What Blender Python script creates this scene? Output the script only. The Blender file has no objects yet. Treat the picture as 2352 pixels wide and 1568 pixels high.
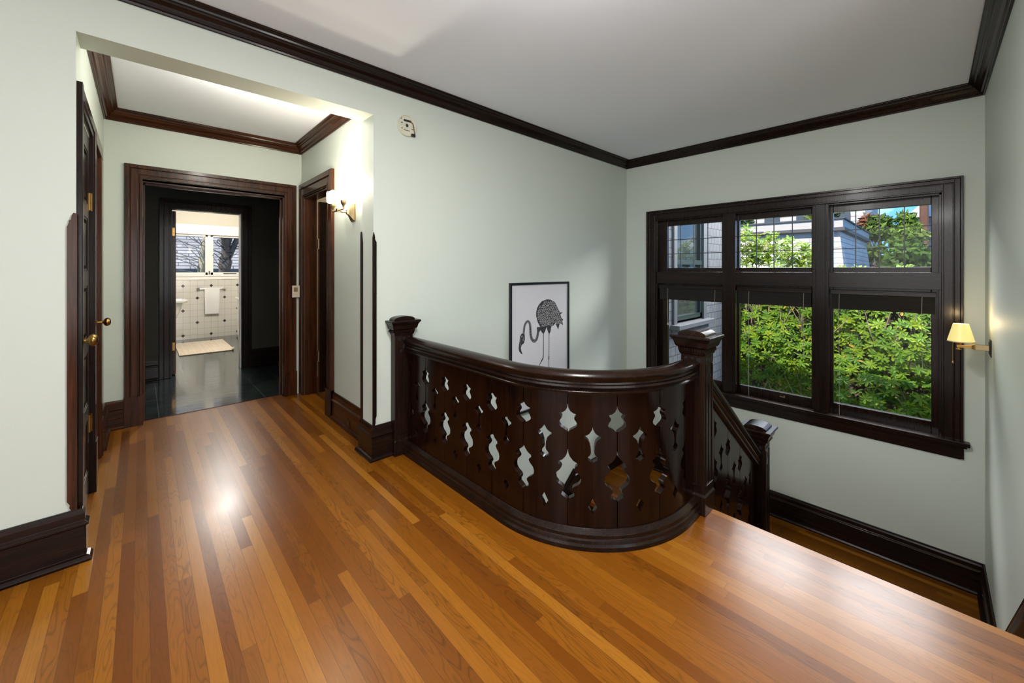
import bpy, bmesh, math, random
from mathutils import Vector, Matrix, noise
from mathutils.geometry import tessellate_polygon
random.seed(7)
PI = math.pi
scene = bpy.context.scene
COL = scene.collection

# ------------------------------------------------------------------ materials
def newmat(name):
    m = bpy.data.materials.new(name); m.use_nodes = True
    nt = m.node_tree; nt.nodes.clear()
    out = nt.nodes.new('ShaderNodeOutputMaterial')
    return m, nt, out
def nd(nt, t, props=None, **ins):
    n = nt.nodes.new(t)
    for k, v in (props or {}).items(): setattr(n, k, v)
    for k, v in ins.items():
        key = k.replace('_', ' ')
        s = n.inputs[key] if key in n.inputs else n.inputs[int(k[1:])]
        if isinstance(v, bpy.types.NodeSocket): nt.links.new(v, s)
        else: s.default_value = v
    return n
def mth(nt, op, a, b=None, c=None):
    n = nt.nodes.new('ShaderNodeMath'); n.operation = op
    for i, v in enumerate((a, b, c)):
        if v is None: continue
        if isinstance(v, bpy.types.NodeSocket): nt.links.new(v, n.inputs[i])
        else: n.inputs[i].default_value = v
    return n.outputs[0]
def principled(nt, out, **kw):
    p = nd(nt, 'ShaderNodeBsdfPrincipled')
    for k, v in kw.items():
        s = p.inputs[k.replace('_', ' ')]
        if isinstance(v, bpy.types.NodeSocket): nt.links.new(v, s)
        else: s.default_value = v
    nt.links.new(p.outputs[0], out.inputs[0])
    return p
def rgb(c): return (c[0], c[1], c[2], 1)
def mixc(nt, fac, a, b):
    n = nt.nodes.new('ShaderNodeMix'); n.data_type = 'RGBA'
    for s, v in ((n.inputs[0], fac), (n.inputs[6], a), (n.inputs[7], b)):
        if isinstance(v, bpy.types.NodeSocket): nt.links.new(v, s)
        else: s.default_value = v if s is n.inputs[0] else rgb(v)
    return n.outputs[2]
def objco(nt): return nd(nt, 'ShaderNodeTexCoord').outputs['Object']
def geopos(nt): return nd(nt, 'ShaderNodeNewGeometry').outputs['Position']
def mapping(nt, vec, scale=(1,1,1), loc=(0,0,0)):
    return nd(nt, 'ShaderNodeMapping', Vector=vec, Scale=scale, Location=loc).outputs[0]

def simple(name, color, rough=.5, metal=0, coat=0, var=0, vscale=8, bump=0, bscale=60):
    m, nt, out = newmat(name)
    col = rgb(color)
    kw = dict(Roughness=rough, Metallic=metal, Coat_Weight=coat)
    g = geopos(nt)
    n = nd(nt, 'ShaderNodeTexNoise', Vector=g, Scale=vscale, Detail=3.0)
    v = var or .03
    col = mixc(nt, n.outputs[0], tuple(c*(1-v) for c in color), tuple(min(1, c*(1+v)) for c in color))
    p = principled(nt, out, Base_Color=col, **kw)
    if bump:
        b = nd(nt, 'ShaderNodeTexNoise', Vector=g, Scale=bscale, Detail=2.0)
        bp = nd(nt, 'ShaderNodeBump', Strength=bump, Distance=.01, Height=b.outputs[0])
        nt.links.new(bp.outputs[0], p.inputs['Normal'])
    return m

def darkwood(name, axis, c1=(.0045,.0026,.0019), c2=(.017,.0068,.0040), rough=.24):
    m, nt, out = newmat(name)
    sc = {'x': (1.2,26,26), 'y': (26,1.2,26), 'z': (26,26,1.2)}[axis]
    g = geopos(nt)
    n1 = nd(nt, 'ShaderNodeTexNoise', Vector=mapping(nt, g, sc), Scale=1.0, Detail=4.0, Roughness=.6)
    sc2 = tuple(s*5 for s in sc)
    n2 = nd(nt, 'ShaderNodeTexNoise', Vector=mapping(nt, g, sc2), Scale=1.0, Detail=3.0)
    f = mth(nt, 'MULTIPLY_ADD', n2.outputs[0], .5, mth(nt, 'MULTIPLY', n1.outputs[0], .8))
    f = nd(nt, 'ShaderNodeMapRange', {'clamp': True}, Value=f, From_Min=.45, From_Max=.85)
    col = mixc(nt, f.outputs[0], c1, c2)
    p = principled(nt, out, Base_Color=col, Roughness=rough, Coat_Weight=.05, Coat_Roughness=.1, Specular_IOR_Level=.21)
    bp = nd(nt, 'ShaderNodeBump', Strength=.12, Distance=.002, Height=n2.outputs[0])
    nt.links.new(bp.outputs[0], p.inputs['Normal'])
    return m

def oakfloor(name, w=.0456, xoff=0.0, dark=1.0, rough=.27):
    m, nt, out = newmat(name)
    g = geopos(nt)
    s = nd(nt, 'ShaderNodeSeparateXYZ', Vector=g)
    X, Y = s.outputs[0], s.outputs[1]
    u = mth(nt, 'DIVIDE', mth(nt, 'ADD', X, 50+xoff), w)
    iu = mth(nt, 'FLOOR', u); fu = mth(nt, 'FRACT', u)
    r1 = nd(nt, 'ShaderNodeTexWhiteNoise', {'noise_dimensions': '1D'}, W=iu).outputs[0]
    v = mth(nt, 'DIVIDE', mth(nt, 'ADD', mth(nt, 'MULTIPLY', r1, 13.7), mth(nt, 'ADD', Y, 50)), 1.5)
    iv = mth(nt, 'FLOOR', v); fv = mth(nt, 'FRACT', v)
    cv = nd(nt, 'ShaderNodeCombineXYZ', X=iu, Y=iv)
    wn = nd(nt, 'ShaderNodeTexWhiteNoise', {'noise_dimensions': '2D'}, Vector=cv.outputs[0])
    r2 = wn.outputs[0]
    ramp = nd(nt, 'ShaderNodeValToRGB', Fac=r2)
    e = ramp.color_ramp.elements
    cols = [(0,(.165,.046,.0022)),(.25,(.215,.067,.0034)),(.6,(.275,.092,.0055)),(.88,(.35,.128,.010)),(1,(.37,.145,.013))]
    e[0].position = 0; e[0].color = rgb(cols[0][1]); e[1].position = 1; e[1].color = rgb(cols[-1][1])
    for p_, c_ in cols[1:-1]:
        q = e.new(p_); q.color = rgb(c_)
    # cathedral grain: contours of a stretched noise shifted per board
    off = mth(nt, 'MULTIPLY', r2, 40)
    gx = mth(nt, 'ADD', mth(nt, 'MULTIPLY', X, 17), off)
    gy = mth(nt, 'ADD', mth(nt, 'MULTIPLY', Y, 2.2), off)
    gv = nd(nt, 'ShaderNodeCombineXYZ', X=gx, Y=gy)
    gn = nd(nt, 'ShaderNodeTexNoise', Vector=gv.outputs[0], Scale=1.0, Detail=1.5, Roughness=.45)
    ring = mth(nt, 'FRACT', mth(nt, 'MULTIPLY', gn.outputs[0], 13))
    ring = mth(nt, 'ABSOLUTE', mth(nt, 'SUBTRACT', ring, .5))
    ring = nd(nt, 'ShaderNodeMapRange', Value=ring, From_Min=.30, From_Max=.5).outputs[0]
    fine = nd(nt, 'ShaderNodeTexNoise', Vector=nd(nt, 'ShaderNodeCombineXYZ', X=mth(nt,'ADD',mth(nt,'MULTIPLY',X,210),off), Y=mth(nt,'MULTIPLY',Y,9)).outputs[0], Scale=1.0, Detail=3.0)
    gr = mth(nt, 'ADD', mth(nt, 'MULTIPLY', ring, mth(nt, 'MULTIPLY', r1, .48)), mth(nt, 'MULTIPLY', fine.outputs[0], .42))
    k = mth(nt, 'SUBTRACT', 1.26, gr)
    col = nd(nt, 'ShaderNodeVectorMath', {'operation': 'SCALE'}, Vector=ramp.outputs[0], Scale=mth(nt, 'MULTIPLY', k, dark))
    # thin joints between boards and at board ends
    du = mth(nt, 'MINIMUM', fu, mth(nt, 'SUBTRACT', 1, fu))
    dv = mth(nt, 'MULTIPLY', mth(nt, 'MINIMUM', fv, mth(nt, 'SUBTRACT', 1, fv)), 1.5/w)
    dd = mth(nt, 'MINIMUM', du, dv)
    gap = mth(nt, 'LESS_THAN', dd, .014)
    col2 = mixc(nt, mth(nt, 'MULTIPLY', gap, .75), (0,0,0), (.05,.016,.003))
    nt.links.new(col.outputs[0], col2.node.inputs[6])
    # knots and nail specks
    vor = nd(nt, 'ShaderNodeTexVoronoi', Vector=g, Scale=5.5)
    speck = mth(nt, 'LESS_THAN', vor.outputs['Distance'], .013)
    col3 = mixc(nt, mth(nt, 'MULTIPLY', speck, .8), (0,0,0), (.03,.012,.004))
    nt.links.new(col2, col3.node.inputs[6])
    rn = nd(nt, 'ShaderNodeTexNoise', Vector=mapping(nt, g, (3,1.2,1)), Scale=1.5, Detail=3.0)
    rr = mth(nt, 'MULTIPLY_ADD', rn.outputs[0], .16, rough-.04)
    p = principled(nt, out, Base_Color=col3, Roughness=rr, Coat_Weight=.07, Coat_Roughness=.2, Specular_IOR_Level=.32)
    hgt = mth(nt, 'SUBTRACT', mth(nt, 'MULTIPLY', fine.outputs[0], .25), mth(nt, 'MULTIPLY', gap, 1))
    big = nd(nt, 'ShaderNodeTexNoise', Vector=g, Scale=7.0, Detail=1.0)
    hgt = mth(nt, 'ADD', hgt, mth(nt, 'MULTIPLY', big.outputs[0], 1.4))
    bp = nd(nt, 'ShaderNodeBump', Strength=.25, Distance=.0016, Height=hgt)
    nt.links.new(bp.outputs[0], p.inputs['Normal'])
    return m

def slate(name):
    m, nt, out = newmat(name)
    g = geopos(nt); s = nd(nt, 'ShaderNodeSeparateXYZ', Vector=g)
    u = mth(nt, 'DIVIDE', mth(nt, 'ADD', s.outputs[0], 50-.94+.275*0), .275)
    u = mth(nt, 'DIVIDE', mth(nt, 'SUBTRACT', s.outputs[0], .94-27.5), .275)
    v = mth(nt, 'DIVIDE', mth(nt, 'SUBTRACT', s.outputs[1], 5.05-27.5), .55)
    fu, fv = mth(nt, 'FRACT', u), mth(nt, 'FRACT', v)
    du = mth(nt, 'MINIMUM', fu, mth(nt, 'SUBTRACT', 1, fu))
    dv = mth(nt, 'MULTIPLY', mth(nt, 'MINIMUM', fv, mth(nt, 'SUBTRACT', 1, fv)), 2)
    gl = mth(nt, 'LESS_THAN', du, .010)
    gl2 = mth(nt, 'MULTIPLY', mth(nt, 'LESS_THAN', dv, .008), .35)
    gl = mth(nt, 'MAXIMUM', gl, gl2)
    n = nd(nt, 'ShaderNodeTexNoise', Vector=mapping(nt, g, (2.2,6,1)), Scale=2.2, Detail=5.0, Roughness=.6)
    f = nd(nt, 'ShaderNodeMapRange', Value=n.outputs[0], From_Min=.35, From_Max=.7).outputs[0]
    c = mixc(nt, f, (.006,.010,.012), (.030,.045,.044))
    c2 = mixc(nt, gl, (0,0,0), (.10,.12,.11)); nt.links.new(c, c2.node.inputs[6])
    p = principled(nt, out, Base_Color=c2, Roughness=mth(nt, 'MULTIPLY_ADD', n.outputs[0], .18, .03), Coat_Weight=.3, Coat_Roughness=.08)
    bp = nd(nt, 'ShaderNodeBump', Strength=.35, Distance=.004, Height=n.outputs[0])
    nt.links.new(bp.outputs[0], p.inputs['Normal'])
    return m

def bathtile(name):
    m, nt, out = newmat(name)
    g = geopos(nt); s = nd(nt, 'ShaderNodeSeparateXYZ', Vector=g)
    tx, tz = .1075, .1185
    x = mth(nt, 'DIVIDE', mth(nt, 'SUBTRACT', s.outputs[0], .575-tx*40), tx)
    z = mth(nt, 'DIVIDE', mth(nt, 'SUBTRACT', s.outputs[2], 1.015-tz*40), tz)
    fx, fz = mth(nt, 'FRACT', x), mth(nt, 'FRACT', z)
    d = mth(nt, 'MINIMUM', mth(nt, 'MINIMUM', fx, mth(nt, 'SUBTRACT', 1, fx)), mth(nt, 'MINIMUM', fz, mth(nt, 'SUBTRACT', 1, fz)))
    line = mth(nt, 'LESS_THAN', d, .022)
    r = mth(nt, 'ROUND', mth(nt, 'DIVIDE', z, 2))
    dz = mth(nt, 'SUBTRACT', z, mth(nt, 'MULTIPLY', r, 2))
    uu = mth(nt, 'ADD', mth(nt, 'DIVIDE', x, 4), mth(nt, 'MULTIPLY', mth(nt, 'MODULO', r, 2), .5))
    dx = mth(nt, 'MULTIPLY', mth(nt, 'SUBTRACT', mth(nt, 'FRACT', mth(nt, 'ADD', uu, .5)), .5), 4)
    q = mth(nt, 'ADD', mth(nt, 'ABSOLUTE', dx), mth(nt, 'ABSOLUTE', dz))
    dia = mth(nt, 'LESS_THAN', q, .27)
    c = mixc(nt, line, (.60,.58,.53), (.40,.38,.34))
    c2 = mixc(nt, dia, (0,0,0), (.055,.045,.035)); nt.links.new(c, c2.node.inputs[6])
    p = principled(nt, out, Base_Color=c2, Roughness=.12, Coat_Weight=.3)
    bp = nd(nt, 'ShaderNodeBump', Strength=.4, Distance=.002, Height=mth(nt, 'SUBTRACT', 1, line))
    nt.links.new(bp.outputs[0], p.inputs['Normal'])
    return m

def courses(name, c1, c2, line, axes='xz', bw=.13, bh=.16, rough=.8, off=.5, mort=.008):
    m, nt, out = newmat(name)
    g = geopos(nt); s = nd(nt, 'ShaderNodeSeparateXYZ', Vector=g)
    ix = {'x':0,'y':1,'z':2}
    v = nd(nt, 'ShaderNodeCombineXYZ', X=s.outputs[ix[axes[0]]], Y=s.outputs[ix[axes[1]]])
    b = nd(nt, 'ShaderNodeTexBrick', {'offset': off}, Vector=v.outputs[0], Color1=rgb(c1), Color2=rgb(c2), Mortar=rgb(line), Scale=1.0, Mortar_Size=mort, Brick_Width=bw, Row_Height=bh, Mortar_Smooth=.1)
    n = nd(nt, 'ShaderNodeTexNoise', Vector=g, Scale=30.0, Detail=2.0)
    sc = nd(nt, 'ShaderNodeVectorMath', {'operation': 'SCALE'}, Vector=b.outputs[0], Scale=mth(nt, 'MULTIPLY_ADD', n.outputs[0], .5, .75))
    principled(nt, out, Base_Color=sc.outputs[0], Roughness=rough)
    return m

def glassmat(name, refl=1.0, tint=(1,1,1)):
    m, nt, out = newmat(name)
    t = nd(nt, 'ShaderNodeBsdfTransparent', Color=rgb(tint)); gl = nd(nt, 'ShaderNodeBsdfGlossy', Roughness=.02)
    fr = nd(nt, 'ShaderNodeFresnel', IOR=1.45)
    mx = nd(nt, 'ShaderNodeMixShader', i0=mth(nt, 'MULTIPLY', fr.outputs[0], refl), i1=t.outputs[0], i2=gl.outputs[0])
    nt.links.new(mx.outputs[0], out.inputs[0])
    return m

def emis(name, color, strength, base=(.9,.9,.85)):
    m, nt, out = newmat(name)
    principled(nt, out, Base_Color=rgb(base), Roughness=.4, Emission_Color=rgb(color), Emission_Strength=strength)
    return m

def leafmat(name, attr='Col', trans=.35, rough=.5):
    m, nt, out = newmat(name)
    a = nd(nt, 'ShaderNodeAttribute', {'attribute_name': attr})
    p = nd(nt, 'ShaderNodeBsdfPrincipled', Base_Color=a.outputs[0], Roughness=rough, Specular_IOR_Level=.25)
    t = nd(nt, 'ShaderNodeBsdfTranslucent', Color=a.outputs[0])
    mx = nd(nt, 'ShaderNodeMixShader', i0=trans, i1=p.outputs[0], i2=t.outputs[0])
    nt.links.new(mx.outputs[0], out.inputs[0])
    return m

MT = {}
MT['wall'] = simple('sage_wall_paint', (.545,.600,.545), .55, var=.015, vscale=2, bump=.02, bscale=220)
MT['hallwall'] = MT['wall']
MT['ceil'] = simple('ceiling_paint', (.84,.90,.99), .8, var=.01, vscale=2)
MT['wz'] = darkwood('dark_wood_upright', 'z'); MT['wx'] = darkwood('dark_wood_lengthwise', 'x'); MT['wy'] = darkwood('dark_wood_crosswise', 'y')
hb = dict(c1=(.012,.0042,.0020), c2=(.070,.022,.008), rough=.22)
MT['hz'] = darkwood('hall_wood_upright', 'z', **hb); MT['hx'] = darkwood('hall_wood_lengthwise', 'x', **hb); MT['hy'] = darkwood('hall_wood_crosswise', 'y', **hb)
MT['plank'] = darkwood('balustrade_plank_wood', 'z', (.0028,.0011,.0007), (.0145,.0042,.0020), .16)
MT['oak'] = oakfloor('oak_strip_floor', dark=.70)
MT['oaklow'] = oakfloor('oak_strip_floor_landing', xoff=.02, dark=.70)
MT['slate'] = slate('slate_floor_tiles')
MT['tile'] = bathtile('white_wall_tiles')
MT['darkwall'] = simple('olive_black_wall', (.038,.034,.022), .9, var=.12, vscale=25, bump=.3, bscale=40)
MT['cream'] = simple('cream_paint', (.60,.56,.47), .6)
MT['white'] = simple('white_gloss_paint', (.80,.78,.73), .3)
MT['porcelain'] = simple('porcelain', (.85,.85,.83), .08, coat=.5)
MT['brass'] = simple('aged_brass', (.36,.21,.06), .28, metal=1, var=.25, vscale=30)
MT['brassd'] = simple('antique_brass', (.42,.32,.17), .32, metal=1, var=.2, vscale=30)
MT['chrome'] = simple('chrome', (.75,.75,.75), .12, metal=1)
MT['black'] = simple('black_frame_paint', (.008,.008,.009), .3)
MT['ink'] = simple('black_ink', (.022,.022,.024), .5)
MT['hollow_shade'] = simple('painted_hollow_shade', (.0012,.0010,.0009), 1.0)  # near-black color for the shade inside the newel carvings
MT['paper'] = simple('print_paper', (.60,.60,.63), .35)
MT['ivory'] = simple('ivory_plastic', (.55,.49,.38), .35)
MT['brownp'] = simple('brown_plastic', (.20,.13,.07), .35)
MT['offwhite'] = simple('aged_white_plastic', (.56,.55,.44), .4)
MT['towel'] = simple('terry_cloth', (.92,.91,.90), .95, bump=.8, bscale=400)
MT['cord'] = simple('cord', (.35,.32,.27), .6)
MT['blind'] = courses('woven_blind', (.007,.006,.004), (.012,.0095,.0065), (.003,.002,.0015), 'yz', .25, .008, .9, mort=.0012)
MT['glass'] = glassmat('window_glass', .18)
MT['wingglass'] = simple('dim_window_glass', (.03,.035,.035), .03)
MT['lead'] = simple('lead_came', (.015,.015,.016), .4)
MT['shadecloth'] = emis('lampshade_cloth', (1,.84,.30), .42, (.52,.46,.18))
MT['shadetrim'] = simple('lampshade_trim', (.62,.48,.25), .7)
MT['glow'] = emis('opal_glass_lit', (1,.93,.80), 9.0)
MT['bulb'] = emis('bulb_lit', (1,.85,.6), 12.0)
MT['opaquepane'] = simple('opaque_pane', (.7,.7,.7), .9)
MT['bark'] = simple('bark', (.06,.052,.045), .9, var=.5, vscale=14, bump=1, bscale=40)
MT['barkpale'] = simple('pale_bark', (.30,.25,.16), .9, var=.35, vscale=10, bump=1, bscale=30)  # pale yellowish bark tone
MT['barkred'] = simple('reddish_bark', (.11,.05,.03), .9, var=.4, vscale=6)
MT['twig'] = simple('twigs', (.16,.12,.08), .9, var=.3)
MT['leaf'] = leafmat('shrub_leaves')
MT['needle'] = leafmat('tree_leaves', trans=.2, rough=.6)
MT['shingle'] = courses('grey_wall_shingles', (.080,.085,.090), (.098,.103,.109), (.018,.019,.02), 'xz', .14, .125, mort=.006)
MT['roofbig'] = courses('grey_roof_shingles', (.50,.455,.43), (.58,.53,.50), (.21,.19,.18), 'yz', .9, .17, mort=.012)
MT['roofside'] = courses('grey_side_shingles', (.50,.46,.44), (.58,.54,.51), (.21,.19,.18), 'xz', .9, .17, mort=.012)
MT['cornice'] = simple('grey_cornice', (.40,.37,.35), .7)
MT['corndark'] = simple('cornice_gutter', (.06,.06,.06), .6)
MT['roofbath'] = courses('slate_grey_roof', (.24,.225,.21), (.36,.335,.31), (.08,.075,.07), 'xz', .5, .09, mort=.012)
MT['wingtrim'] = simple('wing_window_trim', (.07,.074,.08), .6)
MT['wingdark'] = simple('dark_green_sash', (.012,.022,.022), .4)
MT['whitesiding'] = courses('white_siding', (.40,.38,.38), (.44,.42,.42), (.2,.19,.19), 'yz', 6, .35, mort=.03)
MT['brickpale'] = courses('pale_brick', (.27,.23,.20), (.31,.27,.24), (.18,.16,.15), 'yz', .8, .22, mort=.02)
MT['earth'] = simple('earth', (.05,.04,.025), .95, var=.4)
MT['rug'] = courses('cotton_rug', (.50,.43,.34), (.60,.53,.43), (.40,.33,.25), 'yx', 1.4, .012, .95, mort=.002)
MT['winpane2'] = simple('distant_window', (.06,.07,.08), .2)

# ------------------------------------------------------------------ mesh helpers
class MB:
    def __init__(s): s.v = []; s.f = []
    def add(s, vs, fs):
        n = len(s.v); s.v += [tuple(v) for v in vs]; s.f += [tuple(i+n for i in f) for f in fs]; return s
    def box(s, x0, x1, y0, y1, z0, z1, T=None):
        vs = [(x, y, z) for x in (x0, x1) for y in (y0, y1) for z in (z0, z1)]
        if T: vs = [T(*v) for v in vs]
        return s.add(vs, [(0,1,3,2),(4,6,7,5),(0,4,5,1),(2,3,7,6),(0,2,6,4),(1,5,7,3)])
    def rings(s, rs, cap=True, closed=False):
        n = len(rs[0]); b = len(s.v)
        for r in rs: s.v += [tuple(p) for p in r]
        m = len(rs)
        for i in range(m if closed else m-1):
            j = (i+1) % m
            for k in range(n):
                l = (k+1) % n
                s.f.append((b+i*n+k, b+i*n+l, b+j*n+l, b+j*n+k))
        if cap and not closed:
            s.f.append(tuple(b+k for k in range(n))); s.f.append(tuple(b+(m-1)*n+k for k in reversed(range(n))))
        return s
    def loft(s, rs):   # rings (x0,x1,y0,y1,z)
        return s.rings([[(a,c,z),(b,c,z),(b,d,z),(a,d,z)] for a,b,c,d,z in rs])
    def lathe(s, c, prof, n=24, axis='z'):
        R = []
        for r, h in prof:
            ring = []
            for k in range(n):
                a = 2*PI*k/n; p, q = r*math.cos(a), r*math.sin(a)
                ring.append({'z': (c[0]+p, c[1]+q, c[2]+h), 'x': (c[0]+h, c[1]+p, c[2]+q), 'y': (c[0]+p, c[1]+h, c[2]+q)}[axis])
            R.append(ring)
        return s.rings(R)
    def tube(s, pts, r, n=8):
        R = []; pts = [Vector(p) for p in pts]
        for i, p in enumerate(pts):
            d = (pts[min(i+1, len(pts)-1)] - pts[max(i-1, 0)]).normalized()
            a = d.cross(Vector((0,0,1)))
            if a.length < .05: a = d.cross(Vector((0,1,0)))
            a.normalize(); b = d.cross(a)
            rr = r[i] if isinstance(r, (list, tuple)) else r
            R.append([p + (a*math.cos(2*PI*k/n) + b*math.sin(2*PI*k/n))*rr for k in range(n)])
        return s.rings(R)
    def sweep(s, path, prof, closed=False, zf=None):
        # path: xy points, prof: (offset to the left, z) closed outline
        P = [Vector((p[0], p[1])) for p in path]; n = len(P); R = []
        for i, p in enumerate(P):
            if closed or 0 < i < n-1:
                a = (p - P[i-1]).normalized(); b = (P[(i+1) % n] - p).normalized()
            elif i == 0: a = b = (P[1]-p).normalized()
            else: a = b = (p-P[i-1]).normalized()
            na = Vector((-a.y, a.x)); nb = Vector((-b.y, b.x)); m = (na+nb)
            m = m / (1 + na.dot(nb)) if 1+na.dot(nb) > 1e-4 else na
            R.append([(p.x+m.x*d, p.y+m.y*d, z) for d, z in prof])
        return s.rings(R, closed=closed)
    def poly(s, pts, y0, y1, T):   # 2D outline (u,z) extruded in depth
        n = len(pts)
        tri = tessellate_polygon([[Vector((p[0], p[1], 0)) for p in pts]])
        vs = [T(p[0], y0, p[1]) for p in pts] + [T(p[0], y1, p[1]) for p in pts]
        fs = [tuple(t) for t in tri] + [tuple(i+n for i in reversed(t)) for t in tri]
        fs += [(k, (k+1) % n, (k+1) % n+n, k+n) for k in range(n)]
        return s.add(vs, fs)

def wloc(o):
    v = Vector((0,0,0))
    while o: v = v + o.location; o = o.parent
    return v
def tag(o, label=None, cat=None, group=None, kind=None):
    for k, v in (('label', label), ('category', cat), ('group', group), ('kind', kind)):
        if v: o[k] = v
    return o
def thing(name, label, cat, loc=(0,0,0), group=None, kind=None):
    o = bpy.data.objects.new(name, None); COL.objects.link(o); o.location = loc; o.empty_display_size = .1
    return tag(o, label, cat, group, kind)
def build(name, mb, mat, parent=None, bevel=0, smooth=False, label=None, cat=None, group=None, kind=None, recalc=True, seg=2):
    me = bpy.data.meshes.new(name)
    vs = mb.v
    if parent is None:
        xs, ys, zs = zip(*vs); org = Vector(((min(xs)+max(xs))/2, (min(ys)+max(ys))/2, min(zs)))
    else: org = wloc(parent)
    me.from_pydata([tuple(Vector(v)-org) for v in vs], [], mb.f); me.validate()
    if recalc:
        bm = bmesh.new(); bm.from_mesh(me); bmesh.ops.recalc_face_normals(bm, faces=bm.faces); bm.to_mesh(me); bm.free()
    me.materials.append(MT[mat] if isinstance(mat, str) else mat)
    if smooth:
        me.shade_smooth(); me.set_sharp_from_angle(angle=math.radians(35))
    o = bpy.data.objects.new(name, me); COL.objects.link(o)
    if parent is None: o.location = org
    else: o.parent = parent
    if bevel:
        b = o.modifiers.new('edge', 'BEVEL'); b.width = bevel; b.segments = seg; b.limit_method = 'ANGLE'; b.angle_limit = math.radians(40); b.harden_normals = False
    return tag(o, label, cat, group, kind)

# ------------------------------------------------------------------ measured places
WA = 2.66      # long wall plane (y)
WB = 4.52      # window wall plane (x)
WC = -.278     # right wall plane (y)
HC = 2.70      # ceiling
HR = 1.255     # hall right wall (x)
HL = -.225     # hall left wall (x)
HE = 4.64      # hall end wall (y)
HH = 2.65      # hall ceiling
LZ = -1.08     # landing
C0, C1, RB = 2.06, 1.54, .64     # balustrade arc centre and radius
PA = lambda u, d, z: (u, WA-d, z)        # long wall
PB = lambda u, d, z: (WB-d, u, z)        # window wall
PC = lambda u, d, z: (u, WC+d, z)        # right wall
PR = lambda u, d, z: (HR-d, u, z)        # hall right wall
PL = lambda u, d, z: (HL+d, u, z)        # hall left wall
PE = lambda u, d, z: (u, HE-d, z)        # hall end wall

def holed(mb, T, u0, u1, z0, z1, th, holes):
    us = sorted({u0, u1} | {h[0] for h in holes} | {h[1] for h in holes}); us = [u for u in us if u0 <= u <= u1]
    for a, b in zip(us, us[1:]):
        hs = sorted((h[2], h[3]) for h in holes if h[0] <= a+1e-6 and h[1] >= b-1e-6)
        z = z0
        for c, d in hs:
            if c > z+1e-6: mb.box(a, b, 0, -th, z, c, T)
            z = max(z, d)
        if z < z1-1e-6: mb.box(a, b, 0, -th, z, z1, T)
    return mb

def st(name, mb, mat, label, cat, **k): return build(name, mb, mat, label=label, cat=cat, kind='structure', **k)

# ------------------------------------------------------------------ room shell
arc = [(C0-RB*math.cos(a), C1-RB*math.sin(a)) for a in [PI/2*i/32 for i in range(33)]]
well = [(2.30, C1-RB)] + list(reversed(arc)) + [(C0-RB, WA)]
outline = [(-5.2,-2.4), (2.30,-2.4)] + well + [(1.36,2.72),(1.36,4.72),(-.4,4.72),(-.4,2.72),(-5.2,2.72)]
fl = MB(); n = len(outline)
tri = tessellate_polygon([[Vector((p[0],p[1],0)) for p in outline]])
fl.add([(p[0],p[1],0) for p in outline]+[(p[0],p[1],-.032) for p in outline], [tuple(t) for t in tri]+[tuple(i+n for i in t) for t in tri]+[(k,(k+1)%n,(k+1)%n+n,k+n) for k in range(n)])
st('floor', fl, 'oak', 'narrow golden oak strip floor of the upper hall', 'floor')
st('floor', MB().box(3.385, 4.62, -.29, 2.67, LZ-.04, LZ), 'oaklow', 'oak strip floor of the stair landing below the windows', 'floor')
st('floor', MB().box(-1.0, 2.4, 4.72, 9.85, -.05, -.002), 'slate', 'dark glossy slate tile floor beyond the cased opening', 'floor')
st('floor', MB().box(1.37, 3.2, 3.2, 5.2, -.05, -.001), 'oaklow', 'oak floor of the side room behind the hall door', 'floor')
st('floor', MB().box(-5.2, 4.7, -2.4, 2.9, -3.0, -2.88), 'oaklow', 'wood floor at the foot of the stairs', 'floor')

st('ceiling', MB().box(-5.35, 4.7, -2.55, 2.86, HC, HC+.15), 'ceil', 'pale grey painted ceiling over the stair hall', 'ceiling')
st('ceiling', MB().box(-.45, 1.42, 2.84, 4.8, HH, HH+.15), 'ceil', 'pale painted ceiling of the small passage', 'ceiling')
st('ceiling', MB().box(-1.1, 2.5, 4.78, 9.95, 2.68, 2.8), 'cream', 'pale ceiling over the dark lobby and bathroom', 'ceiling')
st('ceiling', MB().box(1.36, 3.3, 3.1, 5.3, 2.8, 2.9), 'cream', 'cream ceiling of the side room', 'ceiling')

w = MB(); holed(w, PA, -5.35, WB+.16, -3.0, HC, .19, [(-.217, 1.178, -.2, 2.405)])
st('wall_back', w, 'wall', 'long pale sage wall with the wide passage opening and framed print', 'wall')
w = MB(); holed(w, PB, WC-.12, WA+.19, -3.0, HC, .16, [(-.06, 2.262, .0, 1.92)])
st('wall_window', w, 'wall', 'sage wall around the dark three part window', 'wall')
st('wall_right', MB().box(2.30, WB+.16, WC-.12, WC, -3.0, HC), 'wall', 'sage wall at the right carrying the small shaded lamp', 'wall')
st('wall_side', MB().box(2.30, 2.42, -2.55, WC-.12, -3.0, HC), 'wall', 'sage wall running back beside the stair head', 'wall')
st('wall_front', MB().box(-5.35, 2.42, -2.55, -2.4, -3, HC), 'wall', 'sage wall behind the viewer', 'wall')
st('wall_left', MB().box(-5.35, -5.2, -2.4, WA, -3, HC), 'wall', 'sage wall at the far left end of the hall', 'wall')
w = MB(); holed(w, lambda u,d,z:(HR-d,u,z), 2.85, HE+.14, -.05, HH, .12, [(3.785, 4.535, -.05, 2.085)])
st('wall_passage_right', w, 'hallwall', 'right wall of the passage behind the lit sconce', 'wall')
w = MB(); holed(w, PL, 2.85, HE+.14, -.05, HH, .16, [(2.87, 3.405, -.05, 2.09), (3.545, 3.99, -.05, 2.09)])
w.box(HL-.16, HL, 2.66+.19, 2.86, -.05, HH)
st('wall_passage_left', w, 'hallwall', 'left wall of the passage with two closet doors', 'wall')
w = MB(); holed(w, PE, HL-.16, HR+.12, -.05, HH, .14, [(.0, 1.09, -.05, 2.085)])
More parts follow.
